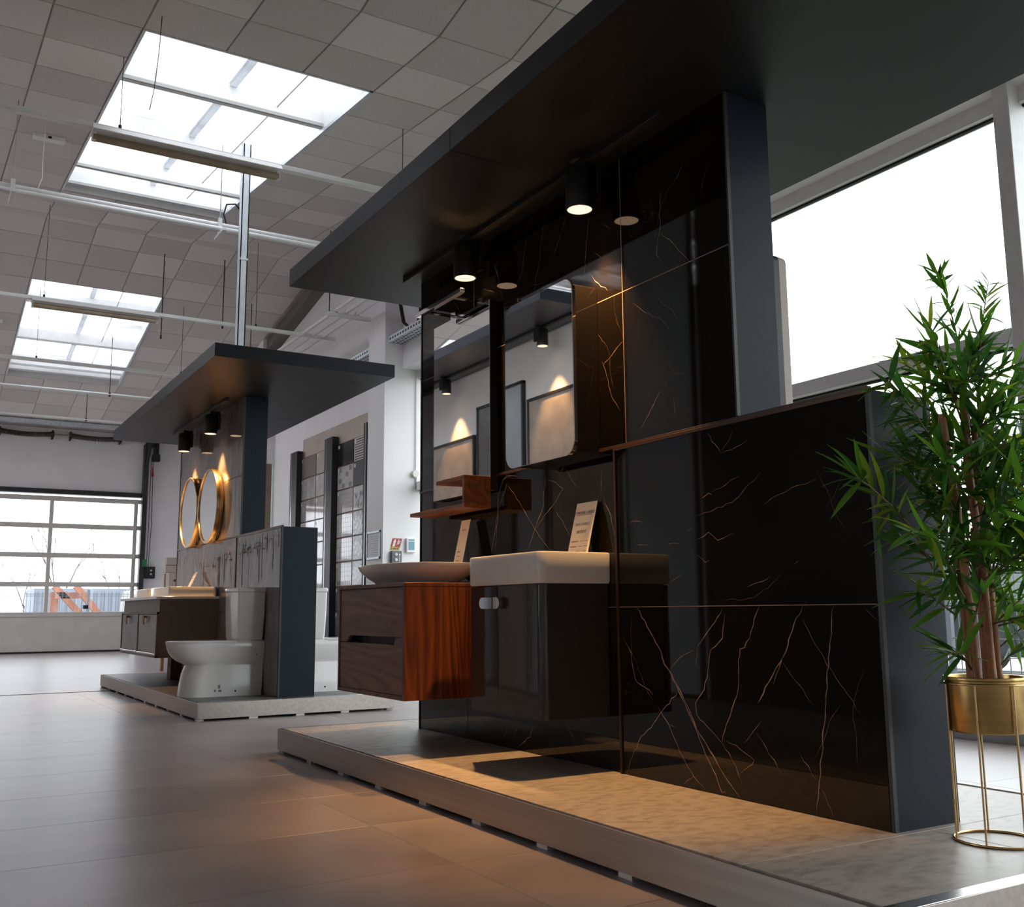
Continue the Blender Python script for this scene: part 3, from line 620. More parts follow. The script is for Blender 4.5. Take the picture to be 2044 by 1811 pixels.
# --- walnut vanity unit
Y0, Y1, X0, Z0, Z1 = 3.883, 4.632, 1.80, .342, .829
van = thing('vanity_cabinet', 'wall-hung walnut vanity cabinet with two drawers under the oval basin', 'cabinet', (2.05, 4.257, Z0))
p = MB()
p.box((X0, Y0, Z0), (W, Y0 + .018, Z1 - .016), .001); p.box((X0, Y1 - .018, Z0), (W, Y1, Z1 - .016), .001)
p.box((X0, Y0 + .018, Z0), (W, Y1 - .018, Z0 + .018), .001)
obj('carcass', p, M['rosewood'], van)
p = MB(); p.box((X0 - .002, Y0 - .002, Z1 - .016), (W, Y1 + .002, Z1), .0015); obj('top_board', p, M['rosewood'], van)
p = MB(); p.box((X0 + .05, Y0 + .018, Z0 + .018), (W - .01, Y1 - .018, Z1 - .017)); obj('inside', p, M['black'], van)
zm = .585
def drawer(poly):
    p = MB(); p.prism([(X0 + .004, y, z) for y, z in poly], (.018, 0, 0))
    es = list(p.bm.edges); obj('drawer', p, M['walnut'], van)
ya, yb = Y0 + .0205, Y1 - .0205
zl, zh = .5695, .600
drawer([(ya, Z1 - .019), (yb, Z1 - .019), (yb, zl + .0015), (4.531, zl + .0015), (4.493, zh + .0015), (ya, zh + .0015)])
drawer([(ya, zh - .0015), (3.979, zh - .0015), (3.998, zl - .0015), (yb, zl - .0015), (yb, Z0 + .0205), (ya, Z0 + .0205)])
# --- oval basin
def sup(cx, cy, a, b, z, n=2.6, seg=48):
    r = []
    for k in range(seg):
        t = 2 * PI * k / seg; c, s = math.cos(t), math.sin(t)
        r.append((cx + a * math.copysign(abs(c) ** (2 / n), c), cy + b * math.copysign(abs(s) ** (2 / n), s), z))
    return r
p = MB(); cx, cy = 2.035, 4.257
p.loft([sup(cx, cy, .155, .25, .8302), sup(cx, cy, .160, .262, .842), sup(cx, cy, .192, .305, .862), sup(cx, cy, .222, .345, .895), sup(cx, cy, .230, .357, .914), sup(cx, cy, .2295, .3565, .918), sup(cx, cy, .226, .353, .919), sup(cx, cy, .214, .338, .914), sup(cx, cy, .17, .28, .872), sup(cx, cy, .10, .17, .856)])
tag(obj('basin', p, M['ceramic'], smooth=50, loc=(cx, cy, .829)), 'oval white countertop basin standing on the walnut vanity cabinet', 'basin')
# --- tall mirror with shelf
mir = thing('wall_mirror', 'tall rectangular mirror above the oval basin with dark sides', 'mirror', (2.28, 4.256, 1.255))
p = MB(); p.box((2.266, 3.967, 1.255), (W, 4.547, 2.156)); obj('backing', p, M['black'], mir)
p = MB(); p.box((2.262, 3.967, 1.255), (2.266, 4.547, 2.156), .0008); obj('glass', p, M['mirror'], mir)
sh = thing('wall_shelf', 'red-brown wooden stepped shelf fixed below the tall mirror', 'shelf', (2.2, 4.24, 1.165))
p = MB(); p.box((2.125, 3.962, 1.168), (2.262, 4.53, 1.186), .001); obj('lower_board', p, M['shelfwood'], sh)
p = MB(); p.box((2.125, 3.962, 1.297), (2.262, 4.245, 1.315), .001); obj('upper_board', p, M['shelfwood'], sh)
p = MB(); p.box((2.125, 3.962, 1.186), (2.262, 3.980, 1.297), .001); obj('end_board', p, M['shelfwood'], sh)
ml = thing('mirror_lamp', 'slim chrome bar lamp mounted above the tall mirror', 'lamp', (2.16, 4.26, 2.19))
p = MB(); p.box((2.135, 4.02, 2.185), (2.160, 4.50, 2.208), .002); obj('bar', p, M['chrome'], ml)
p = MB(); p.box((2.138, 4.0165, 2.188), (2.157, 4.020, 2.205)); obj('end_cap', p, M['fascia_white'], ml)  # end cap in white, the spotlight's glare put into its colour
for y in (4.12, 4.40):
    p = MB(); p.box((2.160, y - .012, 2.186), (W, y + .012, 2.194)); p.box((2.296, y - .025, 2.17), (W, y + .025, 2.21)); obj('bracket', p, M['chrome'], ml)
# --- charcoal vanity with rectangular basin
Xf, ya, yb, za, zb = 1.992, 3.135, 3.655, .315, .806
v2 = thing('vanity_cabinet', 'gloss charcoal vanity cabinet with two doors under the rectangular basin', 'cabinet', (2.15, 3.40, za))
p = MB(); p.loft([rrect((Xf + .016 + W) / 2, (ya + yb) / 2, (W - Xf - .016) / 2, (yb - ya) / 2, z, .022, front_only=True) for z in (za, zb)]); obj('carcass', p, M['gloss_dark'], v2, smooth=40)
def door_leaf(y0, y1, curved):
    p = MB()
    if curved:
        prof = [(Xf + .017, y1), (Xf, y1)] + [(Xf + .03 - .03 * math.cos(math.radians(a)), y0 + .03 - .03 * math.sin(math.radians(a))) for a in range(0, 91, 10)] + [(Xf + .034, y0), (Xf + .034, y0 + .02), (Xf + .017, y0 + .03)]
    else: prof = [(Xf + .017, y1), (Xf, y1), (Xf, y0), (Xf + .017, y0)]
    p.loft([[(x, y, z) for x, y in prof] for z in (za + .002, zb - .004)]); return obj('door', p, M['gloss_dark'], v2, smooth=35)
dl = door_leaf(3.4415, yb - .001, False); dr = door_leaf(ya - .012, 3.4375, True)
def pull(y0, y1, d, flip):
    p = MB(); n = 8; pts = []
    if flip > 0: poly = [(y0, .716), (y0, .760)] + [(y1 - .022 + .022 * math.sin(PI * i / n), .738 + .022 * math.cos(PI * i / n)) for i in range(n + 1)]
    else: poly = [(y1, .760), (y1, .716)] + [(y0 + .022 - .022 * math.sin(PI * i / n), .738 - .022 * math.cos(PI * i / n)) for i in range(n + 1)]
    p.prism([(Xf - .024, y, z) for y, z in poly], (.006, 0, 0)); p.cyl((Xf - .02, (y0 + y1) / 2, .738), (Xf + .001, (y0 + y1) / 2, .738), .006, 10)
    obj('handle', p, M['chrome'], d, smooth=35)
pull(3.444, 3.545, dl, 1); pull(3.388, 3.4365, dr, -1)
p = MB(); cx, cy = (1.984 + W) / 2, (3.118 + 3.676) / 2; hx, hy = (W - 1.984) / 2, (3.676 - 3.118) / 2
p.loft([rrect(cx, cy, hx - .010, hy - .012, .8065, .03, front_only=True), rrect(cx, cy, hx - .004, hy - .004, .8075, .032, front_only=True), rrect(cx, cy, hx - .001, hy - .001, .815, .034, front_only=True), rrect(cx, cy, hx, hy, .918, .034, front_only=True), rrect(cx, cy, hx - .002, hy - .002, .923, .033, front_only=True), rrect(cx, cy, hx - .006, hy - .006, .9245, .03, front_only=True),
        rrect(cx - .025, cy, hx - .045, hy - .02, .9235, .03), rrect(cx - .025, cy, hx - .055, hy - .03, .90, .03), rrect(cx - .025, cy, hx - .09, hy - .09, .845, .05)])
tag(obj('basin', p, M['ceramic'], smooth=45, loc=(cx, cy, .806)), 'deep rectangular white basin on the gloss charcoal vanity cabinet', 'basin')
# --- mirror cabinet with rounded front
mc = thing('mirror_cabinet', 'deep mirror cabinet with rounded corners above the rectangular basin', 'mirror', (2.24, 3.42, 1.30))
def rr_yz(x, y0, y1, z0, z1, r, n=8):
    return [(x, a, b) for a, b, _ in rrect((y0 + y1) / 2, (z0 + z1) / 2, (y1 - y0) / 2, (z1 - z0) / 2, 0, r, n)]
p = MB(); p.box((2.186, 3.163, 1.315), (W, 3.66, 1.985), .002); obj('body', p, M['gloss_black'], mc)
p = MB(); p.loft([rr_yz(2.172, 3.150, 3.672, 1.302, 2.013, .062), rr_yz(2.186, 3.150, 3.672, 1.302, 2.013, .062)]); obj('frame', p, M['chrome'], mc, smooth=35)
p = MB(); p.loft([rr_yz(2.1705, 3.153, 3.669, 1.305, 2.010, .06), rr_yz(2.173, 3.153, 3.669, 1.305, 2.010, .06)]); obj('glass', p, M['mirror'], mc, smooth=35)
# --- price cards
def text(body, size, loc, rot, m, parent, name='lettering'):
    c = bpy.data.curves.new(name, 'FONT'); c.body = body; c.size = size; c.align_x = 'CENTER'; c.align_y = 'CENTER'; c.extrude = .0002
    o = bpy.data.objects.new('tmp_text', c); COL.objects.link(o); bpy.context.view_layer.update()
    me = bpy.data.meshes.new_from_object(o.evaluated_get(bpy.context.evaluated_depsgraph_get())); bpy.data.objects.remove(o); me.name = name
    me.materials.clear(); me.materials.append(m); o = bpy.data.objects.new(name, me); COL.objects.link(o); o.parent = parent
    o.matrix_local = rot.to_4x4(); o.location = loc; return o
def card(label, x0, y0, y1, z0, h, lean, lines, yaw=0):
    r = thing('price_card', label, 'sign', (x0, (y0 + y1) / 2, z0), 'price cards standing behind the basins')
    a = math.atan2(lean, h); L_ = math.hypot(lean, h); w = y1 - y0
    up = Vector((math.sin(a), 0, math.cos(a))); rt = Vector((0, -1, 0)); nn = Vector((-math.cos(a), 0, math.sin(a)))
    b = Vector((x0, y0, z0)); c = Vector((x0, y1, z0))
    p = MB(); p.prism([b, c, c + up * L_, b + up * L_], -nn * .002); obj('sheet', p, M['card'], r)
    rot = Matrix((rt, up, nn)).transposed()
    for kind, f, *q in lines:
        pos = up * (L_ * f) + nn * .0006
        if kind == 't': text(q[0], q[1], pos, rot, M[q[2]], r)
        else:
            p = MB(); base = r.location + pos
            for u0, u1 in q[0]:
                s_ = base + rt * (w * (u0 - .5)); e_ = base + rt * (w * (u1 - .5)); hh = up * q[1]
                p.prism([s_ - hh, e_ - hh, e_ + hh, s_ + hh], nn * .0002)
            obj('print', p, M[q[2]], r)
    if yaw: r.rotation_euler.z = yaw
    return r
card('white price card with an underlined heading behind the rectangular basin', 2.238, 3.175, 3.312, .924, .205, .052, [
    ('t', .80, 'E.MOSAIE CARR\u00c9S', .0165, 'ink'), ('b', .755, [(.12, .86)], .0009, 'ink'), ('t', .57, 'PRIX COMPLET', .0150, 'ink2'), ('t', .425, '669,92 \u20ac', .0175, 'ink'),
    ('b', .245, [(.08, .42)], .0022, 'ink2'), ('b', .245, [(.5, .66), (.72, .92)], .0010, 'ink2'), ('b', .145, [(.08, .38)], .0022, 'ink2'), ('b', .145, [(.46, .68), (.74, .92)], .0010, 'ink2'), ('b', .05, [(.08, .25)], .0022, 'ink2'), ('b', .05, [(.4, .66), (.74, .92)], .0010, 'ink2')])
card('narrow white price card standing behind the oval basin', 2.215, 4.155, 4.243, .919, .215, .047, [
    ('t', .78, 'SAGA', .016, 'ink2'), ('b', .30, [(.2, .5)], .003, 'ink2'), ('b', .20, [(.2, .62)], .0015, 'ink2'), ('b', .10, [(.2, .55)], .0015, 'ink2')])
# --- mirror on the back of the pillar
p = MB(); p.loft([rr_yz(2.5, 2.43, 3.05, 1.335, 1.945, .03), rr_yz(2.56, 2.43, 3.05, 1.335, 1.945, .03)]); bmr = obj('wall_mirror', p, M['black'], smooth=35, loc=(2.53, 2.74, 1.34))
tag(bmr, 'rounded mirror on the back of the pillar, seen edge-on against the window', 'mirror')
p = MB(); p.loft([rr_yz(2.56, 2.43, 3.05, 1.335, 1.945, .03), rr_yz(2.596, 2.432, 3.048, 1.337, 1.943, .03)]); obj('frame', p, M['beige_board'], bmr, smooth=35)

# ================================================================== FAR DISPLAY
def toilet(x_back, cy, sgn, label):
    """close-coupled toilet; sgn=-1: bowl points to -x"""
    X = lambda d: x_back + sgn * d
    r = thing('toilet', label, 'toilet', (X(.3), cy, HP), 'white close-coupled toilets back to back on the wall')
    def ring(d0, d1, hw, z, nose, n=14):
        # flat back at d0, elliptic front reaching d1
        pts = [(X(d0), cy - hw, z), (X((d0 + d1 - nose) / 2), cy - hw, z)]
        for i in range(n + 1):
            a = -PI / 2 + PI * i / n; pts.append((X(d1 - nose + nose * math.cos(a)), cy + hw * math.sin(a), z))
        pts += [(X((d0 + d1 - nose) / 2), cy + hw, z), (X(d0), cy + hw, z)]
        return pts
    p = MB()
    p.loft([ring(.012, .565, .168, HP, .13), ring(.008, .560, .166, HP + .06, .13), ring(.004, .545, .163, HP + .16, .14), ring(0, .523, .155, .334, .15), ring(0, .530, .155, .343, .16), ring(0, .556, .158, .354, .18), ring(0, .592, .163, .372, .21),
            ring(0, .620, .169, .396, .23), ring(0, .643, .174, .428, .24), ring(0, .656, .177, .462, .25), ring(0, .663, .178, .500, .25), ring(0, .660, .176, .5035, .25), ring(.02, .62, .14, .5035, .2), ring(.2, .60, .12, .47, .19)])
    obj('bowl', p, M['ceramic'], r, smooth=50)
    p = MB(); p.loft([ring(.225, .655, .178, .494, .24), ring(.2, .665, .182, .499, .25), ring(.2, .665, .182, .507, .25), ring(.21, .655, .178, .511, .24)]); obj('rim', p, M['ceramic'], r, smooth=40)
    tk = [rrect(X(.1), cy, .1 * f, .185 * f2, z, .02, 5) for f, f2, z in ((.90, .90, .512), (.93, .93, .53), (1.0, .98, .70), (1.02, 1.0, .857))]
    p = MB(); p.loft(tk); obj('tank', p, M['ceramic'], r, smooth=40)
    p = MB(); p.loft([rrect(X(.1), cy, .104, .189, .859, .02, 5), rrect(X(.1), cy, .107, .192, .866, .022, 5), rrect(X(.1), cy, .107, .192, .882, .022, 5), rrect(X(.1), cy, .100, .185, .891, .02, 5)]); obj('tank_lid', p, M['ceramic'], r, smooth=40)
    p = MB(); p.cyl((X(.1), cy, .890), (X(.1), cy, .897), .022, 20); obj('flush_button', p, M['chrome'], r, smooth=40)
    p = MB(); p.box((X(-.0005), cy - .155, .50), (X(.19), cy + .155, .514), .004); obj('tank_seat', p, M['ceramic'], r)
    for sd in (-1, 1):
        yy = cy + sd * .161
        p = MB(); p.lathe([(.001, 0), (.018, 0), (.022, .004), (.026, .004), (.026, 0)], (0, 0, 0), 20, cap=False)
        bmesh.ops.transform(p.bm, matrix=Matrix.Translation((X(.055), yy + sd * .003, .42)) @ Matrix.Rotation(-sd * PI / 2, 4, 'X'), verts=p.bm.verts)
        p.box((X(.052), yy + sd * .003, .402), (X(.058), yy + sd * .010, .438)); obj('side_cap', p, M['chrome'], r, smooth=40)
        p = MB(); p.cyl((X(.20), yy + sd * .0015, HP + .035), (X(.20), yy + sd * .0065, HP + .035), .007, 12); obj('screw_hole', p, M['black'], r)
        for z in (.325, .275):
            p = MB(); p.cyl((X(.055), yy + sd * .001, z), (X(.055), yy + sd * .006, z), .013, 14); obj('side_plug', p, M['ceramic'], r, smooth=40)
    if sgn < 0:
        p = MB(); p.box((X(.31), cy - .1685, .175), (X(.325), cy - .167, .200)); p.box((X(.34), cy - .1685, .152), (X(.352), cy - .167, .168)); p.box((X(.30), cy - .1685, .150), (X(.322), cy - .167, .166)); obj('sticker', p, M['ink2'], r)
    return r
toilet(2.296, 7.555, -1, 'white close-coupled toilet on the aisle side of the grey stone half wall')
toilet(2.572, 7.555, 1, 'white close-coupled toilet on the window side of the grey stone half wall')
# --- taupe double vanity
vx, y0, y1 = 1.80, 8.705, 10.27
v3 = thing('vanity_cabinet', 'taupe double vanity cabinet with tan leather pulls under the round mirrors', 'cabinet', (2.05, 9.49, HP))
p = MB(); p.box((vx + .02, y0, .345), (W, y1, .826), .0015); obj('carcass', p, M['taupe'], v3)
p = MB()
for a, c in (((vx, y0, .345), (vx + .021, y1, .363)), ((vx, y0, .702), (vx + .021, y1, .720)), ((vx, y0, .345), (vx + .021, y0 + .02, .72)), ((vx, y1 - .02, .345), (vx + .021, y1, .72)), ((vx, 9.477, .345), (vx + .021, 9.497, .72))): p.box(a, c, .001)
obj('door_surround', p, M['taupe'], v3)
for a, c in ((y0 + .024, 9.473), (9.501, y1 - .024)):
    p = MB(); p.box((vx + .006, a, .384), (vx + .02, c, .698), .001); dd = obj('door', p, M['taupe_door'], v3)
    p = MB(); p.box((vx - .004, a, .365), (vx + .012, c, .381), .002); obj('finger_lip', p, M['ceramic'], dd)  # lips coloured white to carry the light they catch
    ym = a + .40 * (c - a) + .1
    p = MB(); p.prism([(vx - .03, ym - .045, .692), (vx - .03, ym + .045, .692), (vx - .028, ym + .04, .655), (vx - .024, ym + .02, .620), (vx - .022, ym, .612), (vx - .024, ym - .02, .620), (vx - .028, ym - .04, .655)], (.006, 0, 0)); p.cyl((vx - .028, ym, .68), (vx + .008, ym, .68), .008, 8); obj('pull', p, M['copper'], dd)
p = MB(); p.box((vx - .012, y0 - .008, .826), (W, y1 + .03, .848), .002); obj('worktop', p, M['ceramic'], v3)
for a, c in ((9.52, 9.66), (8.95, 9.09)):
    p = MB(); p.box((2.11, a, HP), (2.25, c, .346), .002)
    for k in range(5): p.box((2.107, a + .012 + k * .026, HP + .002), (2.111, a + .024 + k * .026, .344))
    obj('leg', p, M['walnut'], v3)
for a, c, nm in ((8.725, 9.44, 'nearer'), (9.55, 10.23, 'farther')):
    p = MB(); cx, cy = 2.09, (a + c) / 2
    p.loft([rrect(cx, cy, .195, (c - a) / 2 - .004, .8485, .015), rrect(cx, cy, .20, (c - a) / 2, .853, .018), rrect(cx, cy, .20, (c - a) / 2, .925, .018), rrect(cx, cy, .197, (c - a) / 2 - .003, .928, .016), rrect(cx, cy, .19, (c - a) / 2 - .01, .928, .014), rrect(cx, cy, .18, (c - a) / 2 - .02, .87, .02)])
    tag(obj('basin', p, M['ceramic'], smooth=45, loc=(cx, cy, .848)), 'white rectangular tray basin on the taupe vanity, the %s of the two' % nm, 'basin', 'tray basins on the taupe vanity')
p = MB(); p.lathe([(.001, 0), (.04, 0), (.04, .01), (.036, .012), (.001, .012)], (2.24, 9.5, .848), 20); 
card('small blank price card leaning behind the tray basins below the round mirrors', 2.20, 9.33, 9.43, .928, .15, .07, [('b', .6, [(.2, .7)], .003, 'ink2')])
# --- round mirrors
def rmirror(cy, label):
    r = thing('round_mirror', label, 'mirror', (2.27, cy, 1.311), 'round brass-framed mirrors')
    p = MB(); p.lathe([(.300, .060), (.328, .060), (.331, .052), (.331, .004), (.328, 0), (.314, 0), (.312, .012), (.300, .016)], (2.238, cy, 1.641), 72, cap=False, axis='X'); obj('frame', p, M['brass'], r, smooth=40)
    p = MB(); p.lathe([(.001, .010), (.313, .010), (.313, .014), (.001, .014)], (2.238, cy, 1.641), 72, axis='X'); obj('glass', p, M['mirror'], r, smooth=20)
    return r
rmirror(8.97, 'round brass-framed mirror nearer the pillar of the grey stone wall')
rmirror(9.675, 'round brass-framed mirror at the far end of the grey stone wall')
# --- mirror on the back of the grey wall
p = MB(); p.box((2.5, 8.14, 1.335), (2.53, 8.75, 1.93)); b2 = obj('wall_mirror', p, M['bronze'], loc=(2.55, 8.44, 1.34)); tag(b2, 'frameless mirror on the back of the grey stone wall, seen edge-on', 'mirror')
p = MB(); p.box((2.53, 8.14, 1.335), (2.5515, 8.75, 1.93)); obj('backing', p, M['bronze'], b2)
p = MB(); p.box((2.552, 8.14, 1.335), (2.562, 8.75, 1.93)); obj('glass_edge', p, mat('pale_green_glass_edge', (.45, .62, .52), .15), b2)
# ================================================================== RIGHT-HAND WALL FITTINGS
X_ = 4.70
p = MB(); p.box((4.76, 12.378, .12), (4.83, 13.75, 3.146)); p.box((4.76, 12.378, .0), (4.83, 13.75, .12))
tag(obj('backing_board', p, M['beige_board'], loc=(4.8, 13.06, 0)), 'beige board on the white wall behind the left half of the tile rack', 'board', 'beige boards behind the tile rack')
p = MB(); p.box((4.76, 11.01, 0), (4.83, 12.374, 3.146))
tag(obj('backing_board', p, M['beige_board'], loc=(4.8, 11.69, 0)), 'beige board on the white wall behind the right half of the tile rack', 'board', 'beige boards behind the tile rack')
rack = thing('tile_rack', 'tall rack of sample tiles between black posts on the white wall', 'display rack', (4.68, 12.5, 0))
for a, c in ((13.70, 13.99), (12.315, 12.60), (11.165, 11.265)):
    p = MB(); p.box((4.655, a, 0), (4.743, c, 2.975), .004)
    obj('post', p, M['dark_metal'], rack)
    p = MB(); p.box((4.6535, c - .075, .02), (4.655, c - .062, 2.97)); obj('post_edge', p, M['steel_lip'], rack)
p = MB(); p.box((4.745, 11.2, .1), (4.758, 13.7, 2.875)); obj('rail_board', p, mat('brown_rack_board', (.14, .07, .045), .5), rack)
smp = {}
def sample(name, c, c2, rough=.15, **k): smp[name] = mat('sample_' + name, c, rough, c2=c2, **k)
sample('brown', (.20, .155, .14), (.15, .115, .10), .4, scale=6); sample('beige', (.48, .40, .36), (.40, .33, .29), .4, scale=6); sample('marble_grey', (.46, .43, .42), (.33, .30, .30), .06, scale=4, dist=1.5)
sample('marble_white', (.62, .58, .57), (.50, .47, .46), .05, scale=3, dist=1.5); sample('white', (.68, .65, .64), (.64, .61, .6), .05); sample('black', (.025, .025, .027), (.018, .018, .02), .12); sample('charcoal', (.06, .06, .064), (.035, .035, .038), .5, scale=60)
sample('light', (.55, .52, .51), (.48, .45, .44), .08, scale=12); sample('pattern_dark', (.07, .06, .065), (.06, .05, .055), .2); sample('pattern_mid', (.27, .26, .27), (.2, .19, .2), .2); sample('blue_grey', (.17, .17, .19), (.10, .10, .12), .3, scale=4, dist=1.2)
sample('silver', (.55, .53, .53), (.30, .28, .28), .15, scale=28, ramp=(.45, .55))
cols = [(13.715, 13.128), (13.105, 12.61), (12.30, 11.775), (11.745, 11.27)]
mats = [['brown', 'marble_grey', 'marble_grey', 'white', 'white', 'white', 'marble_white', 'light', 'beige'], ['beige', 'marble_white', 'marble_white', 'white', 'marble_white', 'white', 'white', 'blue_grey', 'marble_grey'],
        ['black', 'light', 'light', 'white', 'white', 'light', 'blue_grey', 'blue_grey', 'charcoal'], ['white', 'charcoal', 'white', 'silver', 'silver', 'silver', 'light', 'blue_grey', 'blue_grey']]
random.seed(5)
for ci, (ya, yb) in enumerate(cols):
    for ri in range(9):
        zt = 2.862 - .308 * ri; zb = zt - .290
        if zb < .1: continue
        xf = 4.732
        p = MB(); p.box((xf, yb, zb), (4.745, ya, zt), .001); o = obj('tile', p, smp[mats[ci][ri]], rack, loc=(xf, (ya + yb) / 2, (zt + zb) / 2))
        q = MB()
        def qd(y0, y1, z0, z1): q.box((xf - .0008, min(y0, y1), z0), (xf - .0001, max(y0, y1), z1))
        w_ = ya - yb; pm = None
        if ci == 3 and ri == 0:
            pm = 'pattern_dark'
            for a in range(11):
                for c in range(9):
                    yy = ya - .03 - a * (w_ - .05) / 11; zz = zb + .01 + c * .031; qd(yy, yy - .030, zz, zz + .017)
        elif ci == 2 and ri == 1:
            pm = 'pattern_mid'
            for a, c in ((0, 3), (3, 3), (2, 2), (0, 1), (1, 0), (3, 0)): qd(ya - .05 - a * .115, ya - .05 - a * .115 - .085, zb + .008 + c * .070, zb + .068 + c * .070)
        elif ci == 2 and ri in (2, 3, 4, 5):
            pm = 'pattern_mid'
            for a in range(1, 9): qd(ya - a * w_ / 9, ya - a * w_ / 9 - .004, zb, zt)
            for c in range(1, 5): qd(ya, yb, zb + c * .058, zb + c * .058 + .003)
            if ri == 5:
                for a in range(7): qd(ya - .06 - a * .062, ya - .06 - a * .062 - .045, zb + .01, zb + .055)
            if ri == 4:
                for a in range(12): qd(ya - .02 - a * .042, ya - .02 - a * .042 - .02, zb + .04, zb + .05)
        elif ci == 3 and ri == 2:
            pm = 'pattern_mid'
            for k in range(26):
                yy = random.uniform(yb + .05, ya - .05); zz = random.uniform(zb + .05, zt - .05); an = random.uniform(-.6, .6); l = random.uniform(.05, .10); ww = random.uniform(.012, .032); pts = []
                for s in range(10):
                    t_ = 2 * PI * s / 10; u = math.cos(t_) * ww / 2; v = math.sin(t_) * l / 2
                    pts.append((xf - .0004, min(max(yy + u * math.cos(an) - v * math.sin(an), yb + .002), ya - .002), min(max(zz + u * math.sin(an) + v * math.cos(an), zb + .002), zt - .002)))
                q.face(pts)
        elif ci == 3 and ri in (3, 4):
            pm = 'pattern_mid'
            for k in range(-4, 9):
                for sg in (1, -1):
                    yc0 = yb + k * w_ / 5; a0 = (yc0, zb); a1 = (yc0 + sg * .20, zt)
                    t0, t1 = 0, 1
                    f = lambda t_: (a0[0] + (a1[0] - a0[0]) * t_, a0[1] + (a1[1] - a0[1]) * t_)
                    ts = sorted([(yb - a0[0]) / (a1[0] - a0[0]), (ya - a0[0]) / (a1[0] - a0[0])]); t0 = max(0, ts[0] + .01); t1 = min(1, ts[1] - .01)
                    if t1 - t0 < .05: continue
                    (u0, v0), (u1, v1) = f(t0), f(t1); q.face([(xf - .0004, u0 - .005, v0), (xf - .0004, u0 + .005, v0), (xf - .0004, u1 + .005, v1), (xf - .0004, u1 - .005, v1)])
        elif ci < 2 and ri in (1, 2):
            pm = 'pattern_mid'
            for k in range(3):
                y = random.uniform(yb + .1, ya - .1); z = zt - .02; pts = [(y, z)]
                while z > zb + .03: z -= .05; y += random.uniform(-.04, .01); pts.append((min(max(y, yb + .01), ya - .01), max(z, zb + .01)))
                ribbon(q, pts, .006, xf - .0004)
        if pm: obj('pattern', q, smp[pm], o, kind='stuff')
        else: q.bm.free()
        q = MB(); q.box((xf - .0015, ya - .055, zt - .06), (xf, ya - .008, zt - .015)); obj('label', q, M['card'], o)
# notice frame on the pier
nf = thing('notice_frame', 'grey framed paper notice on the white pier beside the tile rack', 'frame', (4.59, 10.77, 1.30))
p = MB()
for a, c in (((4.585, 10.575, 1.30), (4.6, 10.975, 1.325)), ((4.585, 10.575, 1.60), (4.6, 10.975, 1.625)), ((4.585, 10.575, 1.30), (4.6, 10.60, 1.625)), ((4.585, 10.95, 1.30), (4.6, 10.975, 1.625))): p.box(a, c, .002)
obj('frame', p, M['galv'], nf)
p = MB(); p.box((4.594, 10.6, 1.325), (4.599, 10.95, 1.60)); obj('paper', p, mat('notice_paper', (.66, .64, .67), .5), nf)
p = MB()
for k in range(9): p.box((4.5935, 10.63, 1.35 + k * .026), (4.594, 10.63 + random.uniform(.12, .28), 1.353 + k * .026))
obj('print', p, M['ink2'], nf)
# fire point on the pier side (faces the window)
yf = 10.52
fs = thing('fire_sign', 'red extinguisher sign with a yellow band on the pier by the window', 'sign', (4.745, yf, 1.40))
sl = lambda u, v: (4.685 + u * .118 + v * .034, yf - .003, 1.395 + v * .135)
p = MB(); p.prism([sl(0, .26), sl(1, .26), sl(1, 1), sl(0, 1)], (0, .003, 0)); obj('plate', p, M['red'], fs)
p = MB(); p.prism([sl(0, 0), sl(1, 0), sl(1, .26), sl(0, .26)], (0, .003, 0)); obj('band', p, M['yellow'], fs)
p = MB(); p.prism([(x, yf - .0034, z) for x, _, z in (sl(.18, .30), sl(.40, .30), sl(.42, .75), sl(.36, .92), sl(.26, .92), sl(.2, .75))], (0, .0005, 0))
for k in range(4): p.prism([(x, yf - .0034, z) for x, _, z in (sl(.60 + .06 * k, .45 + .03 * k), sl(.64 + .06 * k, .45 + .03 * k), sl(.66 + .08 * k, .93 - .05 * k), sl(.62 + .08 * k, .93 - .05 * k))], (0, .0005, 0))
obj('pictogram', p, M['card'], fs)
p = MB()
for u in (.1, .3, .42, .56, .74): p.prism([(x, yf - .0034, z) for x, _, z in (sl(u, .06), sl(u + .1, .06), sl(u + .1, .2), sl(u, .2))], (0, .0005, 0))
obj('lettering', p, M['ink'], fs)
db = thing('wall_box', 'grey wall box with two round dials under the red fire sign', 'box', (4.755, yf, 1.24))
p = MB(); p.box((4.69, yf - .05, 1.24), (4.815, yf, 1.385), .004); obj('housing', p, M['slate'], db)
for z in (1.345, 1.285):
    p = MB(); p.cyl((4.74, yf - .062, z), (4.74, yf - .05, z), .017, 18); p.box((4.737, yf - .066, z - .015), (4.743, yf - .06, z + .015)); obj('dial', p, M['white_paint'], db, smooth=40)
p = MB(); p.cyl((4.785, yf - .056, 1.345), (4.785, yf - .05, 1.345), .010, 14); p.box((4.782, yf - .053, 1.26), (4.788, yf - .05, 1.345)); obj('gauge', p, M['white_paint'], db)
th = thing('wall_thermostat', 'small white wall control panel with a blue strip near the window', 'panel', (4.93, yf, 1.37))
p = MB(); p.box((4.88, yf - .04, 1.37), (4.99, yf, 1.535), .005); obj('housing', p, M['white_paint'], th)
p = MB(); p.box((4.90, yf - .0415, 1.505), (4.975, yf - .04, 1.522)); p.box((4.90, yf - .0412, 1.40), (4.975, yf - .04, 1.495)); obj('label', p, M['blue'], th)
bw = thing('blind_winder', 'cream blind winder on the pier edge with a hanging strap', 'winder', (5.03, yf, 2.28))
p = MB(); p.lathe([(.001, -.05), (.04, -.05), (.045, -.03), (.045, -.02), (.03, -.015), (.03, 0), (.001, 0)], (0, 0, 0), 18)
